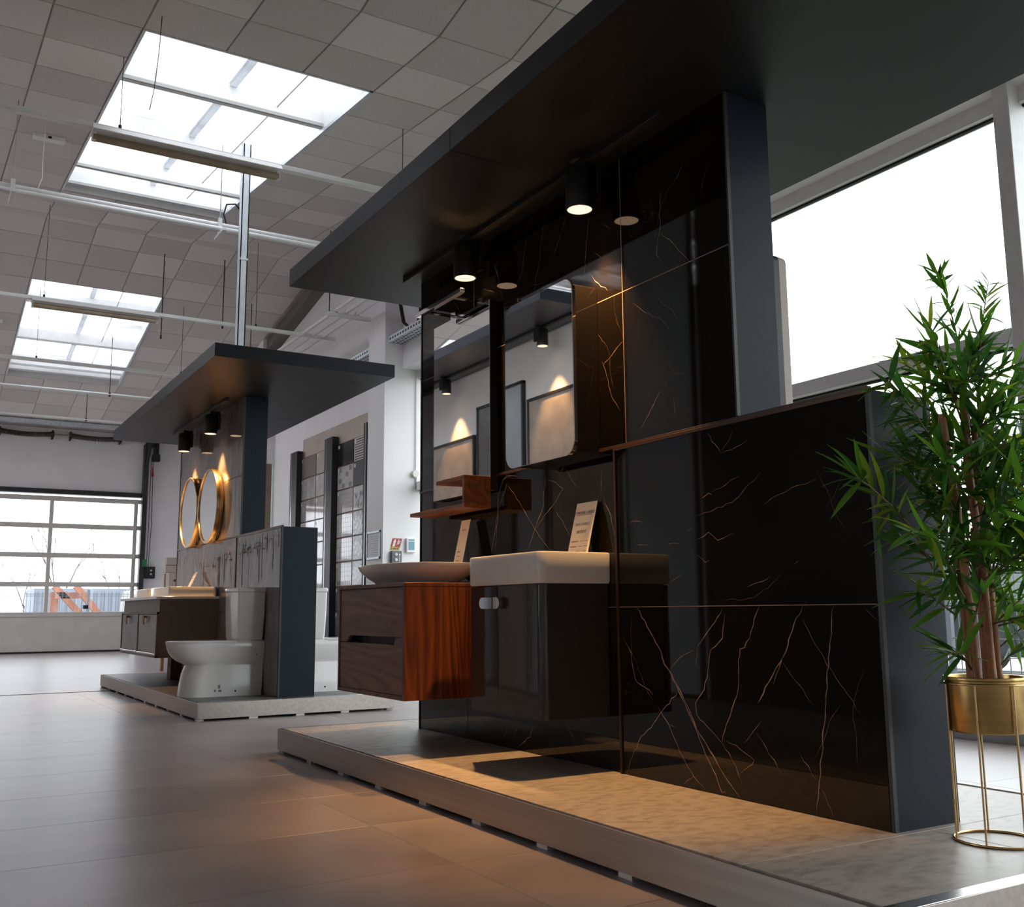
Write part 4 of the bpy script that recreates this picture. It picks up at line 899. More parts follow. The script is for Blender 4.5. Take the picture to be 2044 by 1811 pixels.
bmesh.ops.transform(p.bm, matrix=Matrix.Translation((4.985, yf - .0, 2.28)) @ Matrix.Rotation(PI / 2, 4, 'X') @ Matrix.Scale(-1, 4, (0, 0, 1)), verts=p.bm.verts); obj('drum', p, M['plastic'], bw, smooth=40)
p = MB(); p.box((4.995, yf - .02, 2.15), (5.02, yf - .012, 3.5)); p.box((5.0, yf - .03, 2.10), (5.045, yf - .004, 2.24), .004); obj('strap', p, M['white_paint'], bw)
# cable trays
def tray(x, y0, y1, z, label):
    r = thing('cable_tray', label, 'cable tray', (x, (y0 + y1) / 2, z), 'perforated cable trays high on the right wall')
    p = MB(); p.box((x, y0, z), (x + .20, y1, z + .003)); p.box((x, y0, z), (x + .003, y1, z + .07)); p.box((x + .197, y0, z), (x + .2, y1, z + .07)); obj('channel', p, M['galv'], r)
    p = MB(); n = int((y1 - y0) / .07)
    for k in range(n):
        y = y0 + .02 + k * .07
        p.box((x - .001, y, z + .022), (x, y + .04, z + .05))
        for q in range(3): p.box((x + .03 + q * .055, y, z - .001), (x + .055 + q * .055, y + .04, z))
    obj('slots', p, M['dark_metal'], r, kind='stuff')
    p = MB(); p.tube([(x + .10, y0 + .1, z + .02), (x + .10, y1, z + .02)], .018, 6); obj('cable', p, M['rubber'], r)
    return r
tray(4.63, 6.2, 10.50, 3.80, 'perforated cable tray above the window, near the black marble wall end')
tray(4.63, 11.02, 14.3, 3.80, 'perforated cable tray on the wall beyond the white pier')
p = MB(); pts = [(4.66, 10.25, 4.6), (4.63, 10.20, 4.2), (4.64, 10.12, 3.95), (4.66, 10.0, 3.86), (4.68, 9.86, 3.84), (4.70, 9.80, 4.0), (4.72, 9.88, 4.3), (4.75, 9.95, 4.6)]
p.tube(pts, .011, 6); p.tube([(a + .012, b - .02, c) for a, b, c in pts], .011, 6); tag(obj('hanging_cable', p, M['rubber'], loc=(4.66, 10.0, 3.84), smooth=60), 'black cable loop hanging above the cable tray beside the white pier', 'cable')
# three heating pipes on brackets
for k, x in enumerate((4.15, 4.29, 4.43)):
    p = MB(); p.cyl((x, 3.0, 4.24), (x, 15.2, 4.24), .021, 12)
    tag(obj('heating_pipe', p, M['white_paint'], loc=(x, 9, 4.24), smooth=40), 'cream pipe running along the right wall on brackets, %s of three' % ('the farthest from the wall', 'the middle', 'the closest to the wall')[k], 'pipe', 'three cream pipes along the right wall')
for y, nm in ((10.98, 'at the white pier'), (14.2, 'above the far canopy')):
    br = thing('pipe_bracket', 'perforated cream bracket under the three pipes %s' % nm, 'bracket', (4.33, y, 4.19), 'brackets of the three pipes')
    p = MB(); p.box((4.05, y - .02, 4.175), (4.60, y + .02, 4.219), .002); obj('channel', p, M['white_paint'], br)
    for x in (4.15, 4.29, 4.43):
        p = MB(); p.lathe([(.022, -.012), (.030, -.012), (.030, .012), (.022, .012)], (0, 0, 0), 16); bmesh.ops.transform(p.bm, matrix=Matrix.Translation((x, y, 4.24)) @ Matrix.Rotation(PI / 2, 4, 'X'), verts=p.bm.verts); p.cyl((x + .03, y, 4.22), (x + .03, y, 4.285), .005, 8); obj('clamp', p, M['galv'], br, smooth=40)
    p = MB(); p.cyl((4.08, y, 4.2), (4.08, y, zc(y)), .006, 6); obj('rod', p, M['dark_metal'], br)

# ================================================================== UNDER THE CEILING
# steel post on the far canopy
sp = thing('steel_post', 'galvanised steel post rising from the far canopy to the ceiling', 'post', (2.42, 8.75, 2.573))
p = MB(); p.box((2.385, 8.72, 2.573), (2.395, 8.80, 5.0)); p.box((2.445, 8.72, 2.573), (2.455, 8.80, 5.0)); p.box((2.385, 8.795, 2.573), (2.455, 8.80, 5.0)); p.box((2.385, 8.72, 2.573), (2.455, 8.725, zc(8.75) + .01)); obj('channel', p, M['post_paint'], sp)
p = MB(); p.box((2.382, 8.715, 3.86), (2.458, 8.805, 3.88)); obj('collar', p, M['post_paint'], sp)
p = MB(); p.box((2.34, 8.68, 2.573), (2.50, 8.84, 2.585)); obj('foot_plate', p, M['galv'], sp)
# suspended fluorescent fittings on trunking rails
def fitting(y, z, xa, xb, r0, r1, label, rods):
    r = thing('light_fitting', label, 'light fitting', ((xa + xb) / 2, y, z), 'suspended strip light fittings')
    p = MB(); p.box((r0, y - .03, z + .055), (r1, y + .03, z + .095), .003); obj('trunking', p, M['fascia_white'], r)
    p = MB(); p.prism([(xa, y - .075, z + .035), (xa, y - .035, z + .085), (xa, y + .035, z + .085), (xa, y + .075, z + .035), (xa, y + .07, z + .030), (xa, y - .07, z + .030)], (xb - xa, 0, 0)); obj('reflector', p, M['fascia_white'], r)
    p = MB(); p.cyl((xa + .01, y, z - .006), (xb - .01, y, z - .006), .029, 14); obj('tube', p, M['tube'], r, smooth=40)
    for x in (xa, xb - .03):
        p = MB(); p.box((x, y - .02, z - .034), (x + .03, y + .02, z + .04), .003); obj('tube_holder', p, M['fascia_white'], r)
    for x in rods:
        p = MB(); p.cyl((x, y, z + .09), (x, y, zc(y) + .01), .003, 6); p.cyl((x, y, z + .09), (x, y, z + .13), .012, 8); obj('hanger_wire', p, M['dark_metal'], r)
    return r
fitting(7.45, 4.14, .93, 2.33, -2.5, 4.83, 'long strip light fitting with a brownish tube under the near skylight', (1.12, 3.4))
fitting(12.15, 4.16, .995, 2.37, -2.5, 4.6, 'long strip light fitting under the far skylight', (1.12, 3.55))
fitting(14.6, 4.02, -1.5, -.1, -2.5, 4.7, 'strip light fitting on the last trunking rail before the garage door', (1.3, 3.2))
# pipe pair across the hall
pz = 4.16
for dy, dz, nm in ((0, 0, 'lower'), (.10, .075, 'upper')):
    p = MB(); p.cyl((-2.5, 8.85 + dy, pz + dz), (4.83, 8.85 + dy, pz + dz), .024, 12)
    tag(obj('cross_pipe', p, M['white_paint'], loc=(1.2, 8.85, pz + dz), smooth=40), '%s of the two white pipes crossing below the near skylight' % nm, 'pipe', 'paired white pipes across the hall')
p = MB(); p.cyl((-2.5, 8.99, pz + .105), (2.6, 8.99, pz + .105), .008, 8); tag(obj('cross_cable', p, M['dark_metal'], loc=(0, 8.99, pz)), 'dark cable running along the paired white pipes', 'cable')
for x, nm in ((.53, 'left of the near skylight'), (2.24, 'beside the steel post'), (4.0, 'hidden behind the near canopy')):
    h = thing('pipe_hanger', 'rod hanger of the paired pipes, %s' % nm, 'hanger', (x, 8.9, pz), 'hangers of the paired pipes')
    p = MB(); p.cyl((x, 8.9, pz - .03), (x, 8.9, zc(8.9) + .01), .005, 6); obj('rod', p, M['grey_paint'], h)
    p = MB(); p.box((x - .018, 8.72, pz - .052), (x + .018, 9.02, pz - .026), .002); p.box((x - .016, 8.88, pz - .03), (x + .016, 8.92, pz + .12), .002); obj('crossbar', p, M['white_paint'], h)
    p = MB(); p.cyl((x - .014, 8.87, pz - .012), (x + .014, 8.87, pz - .012), .014, 10); obj('nut', p, M['dark_metal'], h)
for y, z, nm in ((15.9, 3.98, 'nearer'), (18.2, 3.98, 'farther')):
    p = MB(); p.cyl((-2.5, y, z), (4.8, y, z), .022, 10); o = obj('sprinkler_pipe', p, M['white_paint'], loc=(1, y, z), smooth=40)
    tag(o, 'thin white pipe below the far skylight, the %s of the two' % nm, 'pipe', 'thin pipes below the far skylight')
    for x in (.9, 2.45, 4.0):
        q = MB(); q.cyl((x, y, z), (x, y, zc(y) + .01), .006, 6); q.box((x - .015, y - .02, z - .03), (x + .015, y + .02, z + .03)); obj('hanger_rod', q, M['bronze'], o)
for x, y, l, nm in ((2.62, 13.2, 1.1, 'left of the steel post'), (3.38, 13.1, .9, 'between the two canopies')):
    p = MB(); p.cyl((x, y, zc(y) - l), (x, y, zc(y) + .01), .007, 6); p.cyl((x, y, zc(y) - l - .05), (x, y, zc(y) - l), .012, 8); tag(obj('drop_rod', p, M['dark_metal'], loc=(x, y, zc(y) - l)), 'thin dark rod hanging from the ceiling %s' % nm, 'rod', 'bare rods hanging from the ceiling')
for x, y, nm in ((.85, 9.69, 'left of the near skylight'), (.80, 15.75, 'left of the far skylight')):
    e = thing('emergency_light', 'small white emergency light on the ceiling %s' % nm, 'light', (x, y, zc(y)), 'emergency lights on the ceiling')
    s_ = .118 if y < 12.8 else -.184
    p = MB(); p.obox((x, y, zc(y) - .02), (.27, .11, .04), Euler((math.atan(s_), 0, 0)), .004); obj('housing', p, M['fascia_white'], e)
    p = MB(); p.obox((x, y - .05, zc(y) - .03), (.03, .02, .02), Euler((math.atan(s_), 0, 0))); obj('indicator', p, M['black'], e)
p = MB(); p.tube([(1.22, 6.6, zc(6.6)), (1.215, 6.62, 4.45), (1.20, 6.64, 4.2), (1.17, 6.60, 4.02)], .003, 5); tag(obj('loose_wire', p, M['dark_metal'], loc=(1.2, 6.6, 4.1)), 'loose dark wire dangling in front of the near skylight', 'wire')
p = MB(); p.tube([(.79, 9.4, zc(9.4)), (.785, 9.42, 4.75), (.79, 9.40, 4.55), (.75, 9.38, 4.40)], .003, 5); tag(obj('loose_wire', p, M['fascia_white'], loc=(.78, 9.4, 4.5)), 'loose pale wire dangling below the paired pipes at the left', 'wire')
p = MB(); p.tube([(2.31, 8.95, pz + .1), (2.29, 8.98, pz + .2), (2.32, 9.0, pz + .31), (2.40, 9.0, pz + .33), (2.47, 9.0, pz + .26), (2.48, 9.0, pz + .12)], .008, 6); tag(obj('pipe_cable', p, M['rubber'], loc=(2.4, 9, pz), smooth=60), 'short black cable bowed beside the steel post above the pipes', 'cable')

# ================================================================== REAR WALL FITTINGS
for x0, x1, nm in ((1.30, 2.19, 'left'), (2.50, 3.40, 'right')):
    s_ = thing('torsion_spring', 'oily brown torsion spring above the garage door, the %s one' % nm, 'spring', ((x0 + x1) / 2, 20.42, 4.05), 'garage door springs')
    pts = []; n = 340
    for i in range(n + 1):
        f = i / n; a = f * 2 * PI * 34; xx = x0 + (x1 - x0) * f; sag = -.03 * math.sin(PI * f)
        pts.append((xx, 20.42 + .042 * math.cos(a), 4.05 + .042 * math.sin(a) + sag))
    p = MB(); p.tube(pts, .011, 4); obj('coil', p, M['spring'], s_)
    for x in (x0, x1):
        p = MB(); p.cyl((x - .02, 20.42, 4.05), (x + .02, 20.42, 4.05), .055, 14); p.box((x - .012, 20.42, 3.97), (x + .012, 20.6, 4.13)); obj('end_plate', p, M['spring'], s_)
p = MB(); p.cyl((-2.4, 20.42, 4.05), (3.95, 20.42, 4.05), .014, 10); tag(obj('spring_shaft', p, M['steel'], loc=(.8, 20.42, 4.05)), 'steel shaft running through the garage door springs', 'shaft')
mo = thing('door_motor', 'garage door motor high at the right end of the spring shaft', 'motor', (4.0, 20.4, 3.85))
p = MB(); p.box((3.90, 20.32, 3.93), (4.02, 20.6, 4.14), .01); obj('gearbox', p, M['dark_metal'], mo)
p = MB(); p.cyl((4.07, 20.42, 3.78), (4.07, 20.42, 4.05), .055, 14); p.box((4.0, 20.36, 3.66), (4.14, 20.5, 3.80), .008); obj('motor_body', p, M['black'], mo, smooth=40)
p = MB(); p.box((4.05, 20.40, 3.82), (4.12, 20.44, 4.02), .004); obj('cover', p, M['plastic'], mo)
p = MB(); p.tube([(3.99, 20.46, 3.66), (4.0, 20.46, 2.4), (3.99, 20.46, 1.5)], .007, 6); p.tube([(4.03, 20.46, 3.66), (4.05, 20.46, 2.4), (4.02, 20.46, 1.5), (4.0, 20.46, 1.42), (3.98, 20.46, 1.5)], .007, 6); obj('cord', p, M['dark_metal'], mo)
p = MB(); p.prism([(4.0, 20.44, 3.36), (4.05, 20.44, 3.36), (4.035, 20.44, 3.55), (4.015, 20.44, 3.55)], (0, .02, 0)); obj('red_handle', p, M['red'], mo)
p = MB(); p.box((3.90, 20.44, 1.60), (3.99, 20.48, 1.74), .004); obj('green_clip', p, M['green'], mo)
cbx = thing('control_box', 'black door control box with two white buttons on the rear wall', 'box', (4.05, 20.55, 1.38))
p = MB(); p.box((3.93, 20.5, 1.38), (4.17, 20.6, 1.605), .006); obj('housing', p, M['black'], cbx)
for z in (1.53, 1.46):
    p = MB(); p.cyl((4.09, 20.485, z), (4.09, 20.5, z), .018, 14); obj('button', p, M['white_paint'], cbx)
p = MB(); p.box((3.90, 20.57, 1.04), (3.94, 20.6, 1.17)); tag(obj('red_tag', p, M['red'], loc=(3.92, 20.6, 1.04)), 'small red tag on the rear wall below the door control box', 'tag')
p = MB(); p.lathe([(.001, -.05), (.05, -.05), (.06, -.03), (.06, 0), (.001, 0)], (0, 0, 0), 16); bmesh.ops.transform(p.bm, matrix=Matrix.Translation((4.65, 20.6, 2.22)) @ Matrix.Rotation(-PI / 2, 4, 'X') @ Matrix.Scale(1.4, 4, (0, 1, 0)), verts=p.bm.verts)
tag(obj('wall_sensor', p, M['plastic'], loc=(4.65, 20.6, 2.22), smooth=50), 'oval cream sensor on the rear wall right of the garage door', 'sensor')
# boxed demo toilet pieces seen past the far display
ds = thing('cistern_frame', 'beige cistern frame with a front box seen past the far vanity', 'frame unit', (2.93, 13.2, 0))
for x in (2.80, 3.03):
    p = MB(); p.box((x, 13.18, 0), (x + .035, 13.24, 1.20), .002); obj('leg', p, M['copper'], ds)
p = MB(); p.box((2.79, 13.1, 1.215), (3.08, 13.25, 1.30), .004); obj('lower_lid', p, M['beige_board'], ds)
p = MB(); p.box((2.80, 13.1, 1.305), (3.08, 13.25, 1.40), .004); obj('upper_lid', p, M['beige_board'], ds)
p = MB(); p.box((2.81, 12.98, .94), (2.99, 13.2, 1.21), .004); obj('front_box', p, M['beige_board'], ds)
p = MB(); p.cyl((2.88, 12.975, 1.11), (2.88, 12.98, 1.11), .016, 12); obj('knob', p, M['black'], ds)
p = MB(); p.box((2.89, 13.0, 0), (2.92, 13.03, .94)); obj('pipe', p, M['white_paint'], ds)
# ================================================================== POTTED BAMBOO
px, py = 2.444, 1.677
st = thing('plant_stand', 'brass wire stand with a floor ring holding the brass pot', 'plant stand', (px, py, HP))
def ringt(r, z, t, n=48):
    mb = MB(); rings = []
    for k in range(n):
        a = 2 * PI * k / n; c = Vector((px + r * math.cos(a), py + r * math.sin(a), z)); u = Vector((math.cos(a), math.sin(a), 0))
        rings.append([c + u * t * math.cos(2 * PI * q / 8) + Vector((0, 0, t * math.sin(2 * PI * q / 8))) for q in range(8)])
    rings.append(rings[0]); mb.loft(rings, cap=False); bmesh.ops.remove_doubles(mb.bm, verts=mb.bm.verts, dist=1e-6); return mb
obj('floor_ring', ringt(.103, HP + .0035, .0035), M['brass'], st, smooth=60)
obj('top_ring', ringt(.1035, .512, .003), M['brass'], st, smooth=60)
for k in range(7):
    a = math.radians(200 + k * 360 / 7)
    p = MB(); p.cyl((px + .1035 * math.cos(a), py + .1035 * math.sin(a), HP + .004), (px + .1035 * math.cos(a), py + .1035 * math.sin(a), .512), .0026, 8); obj('rod', p, M['brass'], st, smooth=60)
p = MB(); p.lathe([(.001, .390), (.094, .390), (.098, .394), (.0985, .520), (.103, .522), (.104, .527), (.102, .530), (.098, .529), (.096, .52), (.096, .505), (.001, .505)], (px, py, 0), 56)
pot = obj('plant_pot', p, M['pot_brass'], smooth=50, loc=(px, py, .39)); tag(pot, 'round brass pot sitting in the wire stand', 'pot')
p = MB(); p.lathe([(.001, .505), (.0955, .505), (.0955, .516), (.05, .522), (.001, .524)], (px, py, 0), 24); obj('soil', p, M['soil'], pot)
bam = thing('potted_bamboo', 'leafy artificial bamboo with brown canes growing from the brass pot', 'plant', (px, py, .52))
random.seed(21)
canes = [[(2.398, 1.665, .50), (2.392, 1.67, .72), (2.378, 1.675, .95), (2.362, 1.68, 1.10), (2.35, 1.68, 1.22)], [(2.415, 1.70, .50), (2.408, 1.70, .75), (2.40, 1.70, .98)], [(2.452, 1.66, .50), (2.445, 1.66, .80), (2.432, 1.67, 1.08), (2.44, 1.67, 1.3)], [(2.470, 1.69, .50), (2.468, 1.69, .72), (2.463, 1.69, .92)], [(2.508, 1.68, .50), (2.500, 1.68, .75), (2.497, 1.69, 1.05), (2.51, 1.69, 1.25)]]
for c, r in zip(canes, (.0115, .008, .0105, .009, .0105)):
    pts = []; rs = []
    for a, b_ in zip(c[:-1], c[1:]):
        for q in range(6):
            f = q / 6; pts.append(tuple(a[i] + (b_[i] - a[i]) * f for i in range(3))); rs.append(r * (1.12 if q == 0 else 1))
    pts.append(c[-1]); rs.append(r * .7)
    p = MB(); p.tube(pts, rs, 10); obj('cane', p, M['cane'], bam, smooth=60)
BR = [[(2.397,0.724),(2.299,0.763),(2.207,0.826),(2.116,0.868),(1.970,0.882)],[(2.282,0.788),(2.196,0.902),(2.106,0.962),(2.018,1.008),(1.965,1.023)],[(2.430,0.990),(2.340,1.120),(2.262,1.154),(2.189,1.214),(2.134,1.248),(2.079,1.271)],[(2.452,1.169),(2.384,1.315),(2.348,1.409),(2.320,1.454)],[(2.438,0.883),(2.325,0.985),(2.251,1.047),(2.174,1.068)],[(2.483,1.326),(2.416,1.403),(2.348,1.367)],[(2.496,0.993),(2.498,1.272),(2.503,1.486),(2.501,1.603),(2.496,1.668)],[(2.502,1.132),(2.535,1.390),(2.578,1.541),(2.613,1.636)],[(2.509,0.926),(2.605,1.139),(2.648,1.287),(2.684,1.342)],[(2.513,0.791),(2.651,0.973),(2.737,1.077),(2.851,1.187)],[(2.496,0.658),(2.619,0.751),(2.773,0.836)],[(2.516,1.063),(2.651,1.143),(2.803,1.198)],[(2.406,0.537),(2.370,0.583),(2.301,0.600),(2.240,0.589)],[(2.491,0.540),(2.554,0.604),(2.637,0.636)],[(2.351,0.686),(2.256,0.737),(2.199,0.750)],[(2.464,0.750),(2.372,0.855),(2.292,0.879)],[(2.498,0.592),(2.631,0.669),(2.777,0.709)]]
branches = []
for bl in BR:
    dy = random.uniform(-.012, .012); branches.append([(x, min(max(1.68 + dy * i * 3 + (-.02 * i if x < 2.32 else 0), 1.5), 1.82), z) for i, (x, z) in enumerate(bl)])
# filling shoots from the canes, all round
for k in range(64):
    z0 = random.uniform(.62, 1.34); x0 = 2.44 + random.uniform(-.05, .07) + (z0 - .9) * .08; y0 = 1.68 + random.uniform(-.03, .03)
    a = random.uniform(0, 2 * PI); ln = random.uniform(.10, .24) * (1.2 - .85 * max(0, z0 - .75)); up = random.uniform(.25, 1.0); pts = [(x0, y0, z0)]
    for q in range(3):
        f = (q + 1) / 3
        pts.append((x0 + math.cos(a) * ln * f, min(max(y0 + math.sin(a) * ln * f, 1.46), 1.83), z0 + ln * up * f * (1 - .2 * f)))
    branches.append(pts)
tw = MB()
leaves = []
for bl in branches:
    n = len(bl); tw.tube(bl, [.0032 - .0022 * i / (n - 1) for i in range(n)], 5)
    tot = sum((Vector(b_) - Vector(a)).length for a, b_ in zip(bl[:-1], bl[1:])); cnt = int(tot / .0105) + 4; 
    for k in range(cnt):
        f = min(.999, (k + random.random()) / cnt); 
        if k >= cnt - 4: f = random.uniform(.93, .999)
        elif f < .18: continue
        u = f * (n - 1); i = int(u); a = Vector(bl[i]); b_ = Vector(bl[i + 1]); pos = a.lerp(b_, u - i); d = (b_ - a).normalized()
        side = d.cross(Vector((random.uniform(-1, 1), random.uniform(-1, 1), random.uniform(-.6, 1)))).normalized()
        dr = (d * random.uniform(.35, 1.0) + side * random.uniform(.35, .95) + Vector((0, 0, random.uniform(-.25, .35)))).normalized()
        l = random.uniform(.065, .14) * (.72 if pos.z > 1.45 else 1)
        tip = pos + dr * l
        if tip.y > 1.862 and tip.x < 2.60: dr.y = -abs(dr.y) * .4; dr.normalize()
        if tip.y < 1.40: continue
        if (pos + dr * l).z < .5: continue
        leaves.append((pos, dr, l))
obj('twigs', tw, M['twig'], bam, kind='stuff', smooth=60)
def leaf_bm(bend, wid):
    xs = [0, .10, .25, .45, .65, .84, 1.0]; ws = [.010, .044, .068, .074, .058, .030, .002]
    mb = MB(); rows = []
    for x, w_ in zip(xs, ws):
        zz = -bend * x * x; w_ = w_ * wid
        rows.append([mb.bm.verts.new((x, -w_, zz + .012)), mb.bm.verts.new((x, 0, zz)), mb.bm.verts.new((x, w_, zz + .012))])
    for a, c in zip(rows[:-1], rows[1:]):
        for q in range(2): mb.bm.faces.new((a[q], a[q + 1], c[q + 1], c[q]))
    return mb
lm = [mesh_of('leaf', leaf_bm(b_, w_), M[m], 60) for b_, w_, m in ((.10, 1, 'leaf1'), (.28, .9, 'leaf1'), (.18, 1.0, 'leaf2'), (-.08, .85, 'leaf2'), (.32, .85, 'leaf3'), (.14, 1, 'leaf1'), (.22, 1, 'leaf2'))]
def leaf_mat(pos, dr, l):
    q = dr.to_track_quat('X', 'Z').to_matrix().to_4x4()
    return Matrix.Translation(pos) @ q @ Matrix.Rotation(random.uniform(-.9, .9), 4, 'X') @ Matrix.Diagonal((l, l, l, 1))
random.shuffle(leaves)
rest = {}
for k, (pos, dr, l) in enumerate(leaves):
    m4 = leaf_mat(pos, dr, l); me = random.choice(lm)
    if k < 298:
        o = bpy.data.objects.new('leaf', me); COL.objects.link(o); o.parent = bam; o.matrix_local = Matrix.Translation(-Vector((px, py, .52))) @ m4
    else: rest.setdefault(me.materials[0].name, []).append((me, m4))
for mn, lst in rest.items():
    bm = bmesh.new()
    for me, m4 in lst:
        t_ = bmesh.new(); t_.from_mesh(me); t_.transform(m4); tmp = bpy.data.meshes.new('tmp'); t_.to_mesh(tmp); t_.free(); bm.from_mesh(tmp); bpy.data.meshes.remove(tmp)
    mb = MB(); mb.bm.free(); mb.bm = bm
    o = obj('foliage', mb, bpy.data.materials[mn], bam, kind='stuff', smooth=60)

# ================================================================== DISPLAY ACROSS THE AISLE (seen in the mirrors)
p = MB(); p.box((-1.05, 4.2, 0), (-.93, 13.6, 3.418)); tag(obj('partition_wall', p, M['white_wall'], loc=(-.99, 8.9, 0)), 'white partition wall across the aisle, seen in the two near mirrors', 'wall unit')
p = MB(); p.box((-1.7, 7.2, 3.42), (-.28, 13.6, 3.53), .002); tag(obj('aisle_canopy', p, mat('lit_canopy_laminate', (.085, .10, .13), .4, scale=30), loc=(-1, 8.9, 3.42)), 'dark canopy on the partition across the aisle, seen in the tall mirror', 'canopy')  # blue-grey lightened to carry the daylight falling on the fascia
tr = thing('lighting_track', 'black lighting track across the aisle, seen in the mirrors', 'track', (-.75, 8.5, 3.40)); p = MB(); p.box((-.767, 7.4, 3.395), (-.733, 13.2, 3.42)); obj('rail', p, M['black'], tr)
for y, nm in ((10.27, 'above the beige board reflected in the tall mirror'), (7.90, 'above the beige board reflected in the rounded mirror')):
    put_spot(-.75, y, 3.215, 'lit black spotlight across the aisle %s' % nm, SPOT_W * .4)
def board(y0, y1, z1, m, label):
    r = thing('tile_board', label, 'board', (-.90, (y0 + y1) / 2, 0), 'framed tile boards across the aisle')
    p = MB(); p.box((-.925, y0 + .03, .03), (-.895, y1 - .03, z1 - .03)); obj('panel', p, m, r)
    p = MB()
    for a, c in (((y0, 0), (y0 + .032, z1)), ((y1 - .032, 0), (y1, z1)), ((y0, z1 - .032), (y1, z1)), ((y0, 0), (y1, .032))): p.box((-.928, a[0], a[1]), (-.885, c[0], c[1]), .002)
    obj('frame', p, M['dark_metal'], r)
sample('board_beige', (.46, .39, .34), (.33, .27, .235), .45, scale=3, detail=9); sample('board_grey', (.16, .155, .15), (.10, .095, .095), .3, scale=3, detail=9, dist=1); sample('board_blue', (.42, .45, .48), (.38, .41, .44), .35, scale=3); sample('board_dark', (.035, .026, .023), (.025, .018, .016), .4, scale=3); sample('board_brown', (.24, .19, .165), (.18, .14, .12), .4, scale=3, detail=9)
board(9.86, 11.05, 2.68, smp['board_beige'], 'beige stone board in a black frame, reflected in the tall mirror')
board(9.15, 9.80, 2.98, smp['board_grey'], 'tall grey veined board in a black frame, reflected at the edge of the tall mirror')
board(8.50, 9.10, 3.02, smp['board_blue'], 'pale blue-grey board in a black frame, reflected at the left of the rounded mirror')
board(7.25, 8.42, 2.80, smp['board_beige'], 'beige stone board in a black frame, reflected in the rounded mirror')
board(6.22, 7.16, 4.5, smp['board_blue'], 'full-height pale blue-grey board in a black frame, reflected in the black half wall')
board(4.25, 6.15, 4.5, smp['board_dark'], 'full-height dark brown board reflected at the right of the black half wall')

# ================================================================== OUTSIDE THE GARAGE DOOR
def car(label, x, y, rz, paint, g_):
    r = thing('car', label, 'car', (x, y, -.25), None)
    def sec(pts): return pts
    # side profile along local X (front = -x), extruded with tumblehome
    body = [(-2.15, .35), (-2.2, .62), (-2.05, .78), (-1.25, .95), (-.9, 1.0), (1.75, 1.03), (2.1, .95), (2.2, .6), (2.15, .35)]
    cab = [(-1.15, .96), (-.35, 1.42), (.1, 1.5), (1.1, 1.48), (1.7, 1.2), (1.95, 1.02)]
    p = MB(); p.loft([[(a, -.88, b - .04) for a, b in body], [(a, -.9, b) for a, b in body], [(a, .9, b) for a, b in body], [(a, .88, b - .04) for a, b in body]]); bb = p
    p.loft([[(a, -.84, .9) if b < 1.05 else (a, -.66, b) for a, b in cab], [(a, .84, .9) if b < 1.05 else (a, .66, b) for a, b in cab]])
    parts = [('body', p, paint)]
    p = MB()
    for s_ in (-1, 1):
        for poly in ([(-.95, 1.02), (-.33, 1.37), (.28, 1.42), (.28, 1.03)], [(.36, 1.03), (.36, 1.42), (1.05, 1.40), (1.55, 1.18), (1.7, 1.05)]):
            f = lambda b: s_ * (.855 - (b - 1.0) * .36)
            p.prism([(a, f(b), b) for a, b in poly], (0, s_ * .012, 0))
    p.prism([(-1.08, -.72, 1.02), (-.40, -.60, 1.40), (-.40, .60, 1.40), (-1.08, .72, 1.02)], (-.015, 0, .01)); parts.append(('window', p, M['car_glass']))
    for a in (-1.4, 1.35):
        for s_ in (-1, 1):
            p = MB(); p.cyl((a, s_ * .70, .33), (a, s_ * .92, .33), .33, 24); p.cyl((a, s_ * .92, .33), (a, s_ * .93, .33), .2, 16); parts.append(('wheel', p, M['rubber']))
    for s_ in (-1, 1):
        p = MB(); p.box((-.85, s_ * .9, 1.0), (-.65, s_ * 1.08, 1.14), .02); parts.append(('side_mirror', p, M['black']))
    rot = Matrix.Translation((x, y, -.25)) @ Matrix.Rotation(rz, 4, 'Z')
    for nm, p, m in parts:
        bmesh.ops.transform(p.bm, matrix=rot, verts=p.bm.verts); obj(nm, p, m, r, smooth=30)
    return r
car('silver car parked outside behind the mesh fence, seen through the garage door', 1.2, 31.0, PI * .98, M['car'], None)
def mesh_fence(label, pts, z1, step):
    r = thing('mesh_fence', label, 'fence', (*pts[0], -.25), 'mesh fences outside')
    p0 = Vector((*pts[0], -.25)); p1 = Vector((*pts[1], -.25)); d = p1 - p0; n = int(d.length / step)
    p = MB()
    for i in range(n + 1):
        q = p0 + d * (i / n); p.bar((q.x, q.y, -.2), (q.x, q.y, z1), .008, .008)
    for z in (0, .35, .75, 1.15, z1 - .05):
        p.bar((p0.x, p0.y, z), (p1.x, p1.y, z), .012, .012)
    obj('wire_mesh', p, M['fence'], r, kind='stuff')
    k = max(2, int(d.length / 2.4))
    for i in range(k + 1):
        q = p0 + d * (i / k); p = MB(); p.box((q.x - .03, q.y - .03, -.25), (q.x + .03, q.y + .03, z1 + .05)); obj('post', p, M['fence'], r)
mesh_fence('mesh fence outside the garage door in front of the silver car', ((-2, 27.5), (7, 27.5)), 1.25, .09)
tb = thing('timber_stack', 'orange-brown timber frame leaning outside the garage door', 'timber', (4.0, 30, -.25))
for a, c, w_ in (((3.50, 30, -.25), (3.50, 30, 1.30), .22), ((3.45, 29.7, 1.45), (4.6, 29.7, .2), .16), ((3.95, 29.4, 1.45), (4.95, 29.4, .2), .16), ((3.5, 29.7, 1.2), (4.3, 29.7, 1.2), .16)):
    p = MB(); p.bar(a, c, .18, w_); obj('beam', p, M['orange'], tb)
bgm = thing('bulk_bag', 'white bulk bag standing outside right of the orange timber', 'bag', (5.45, 28.6, -.25))
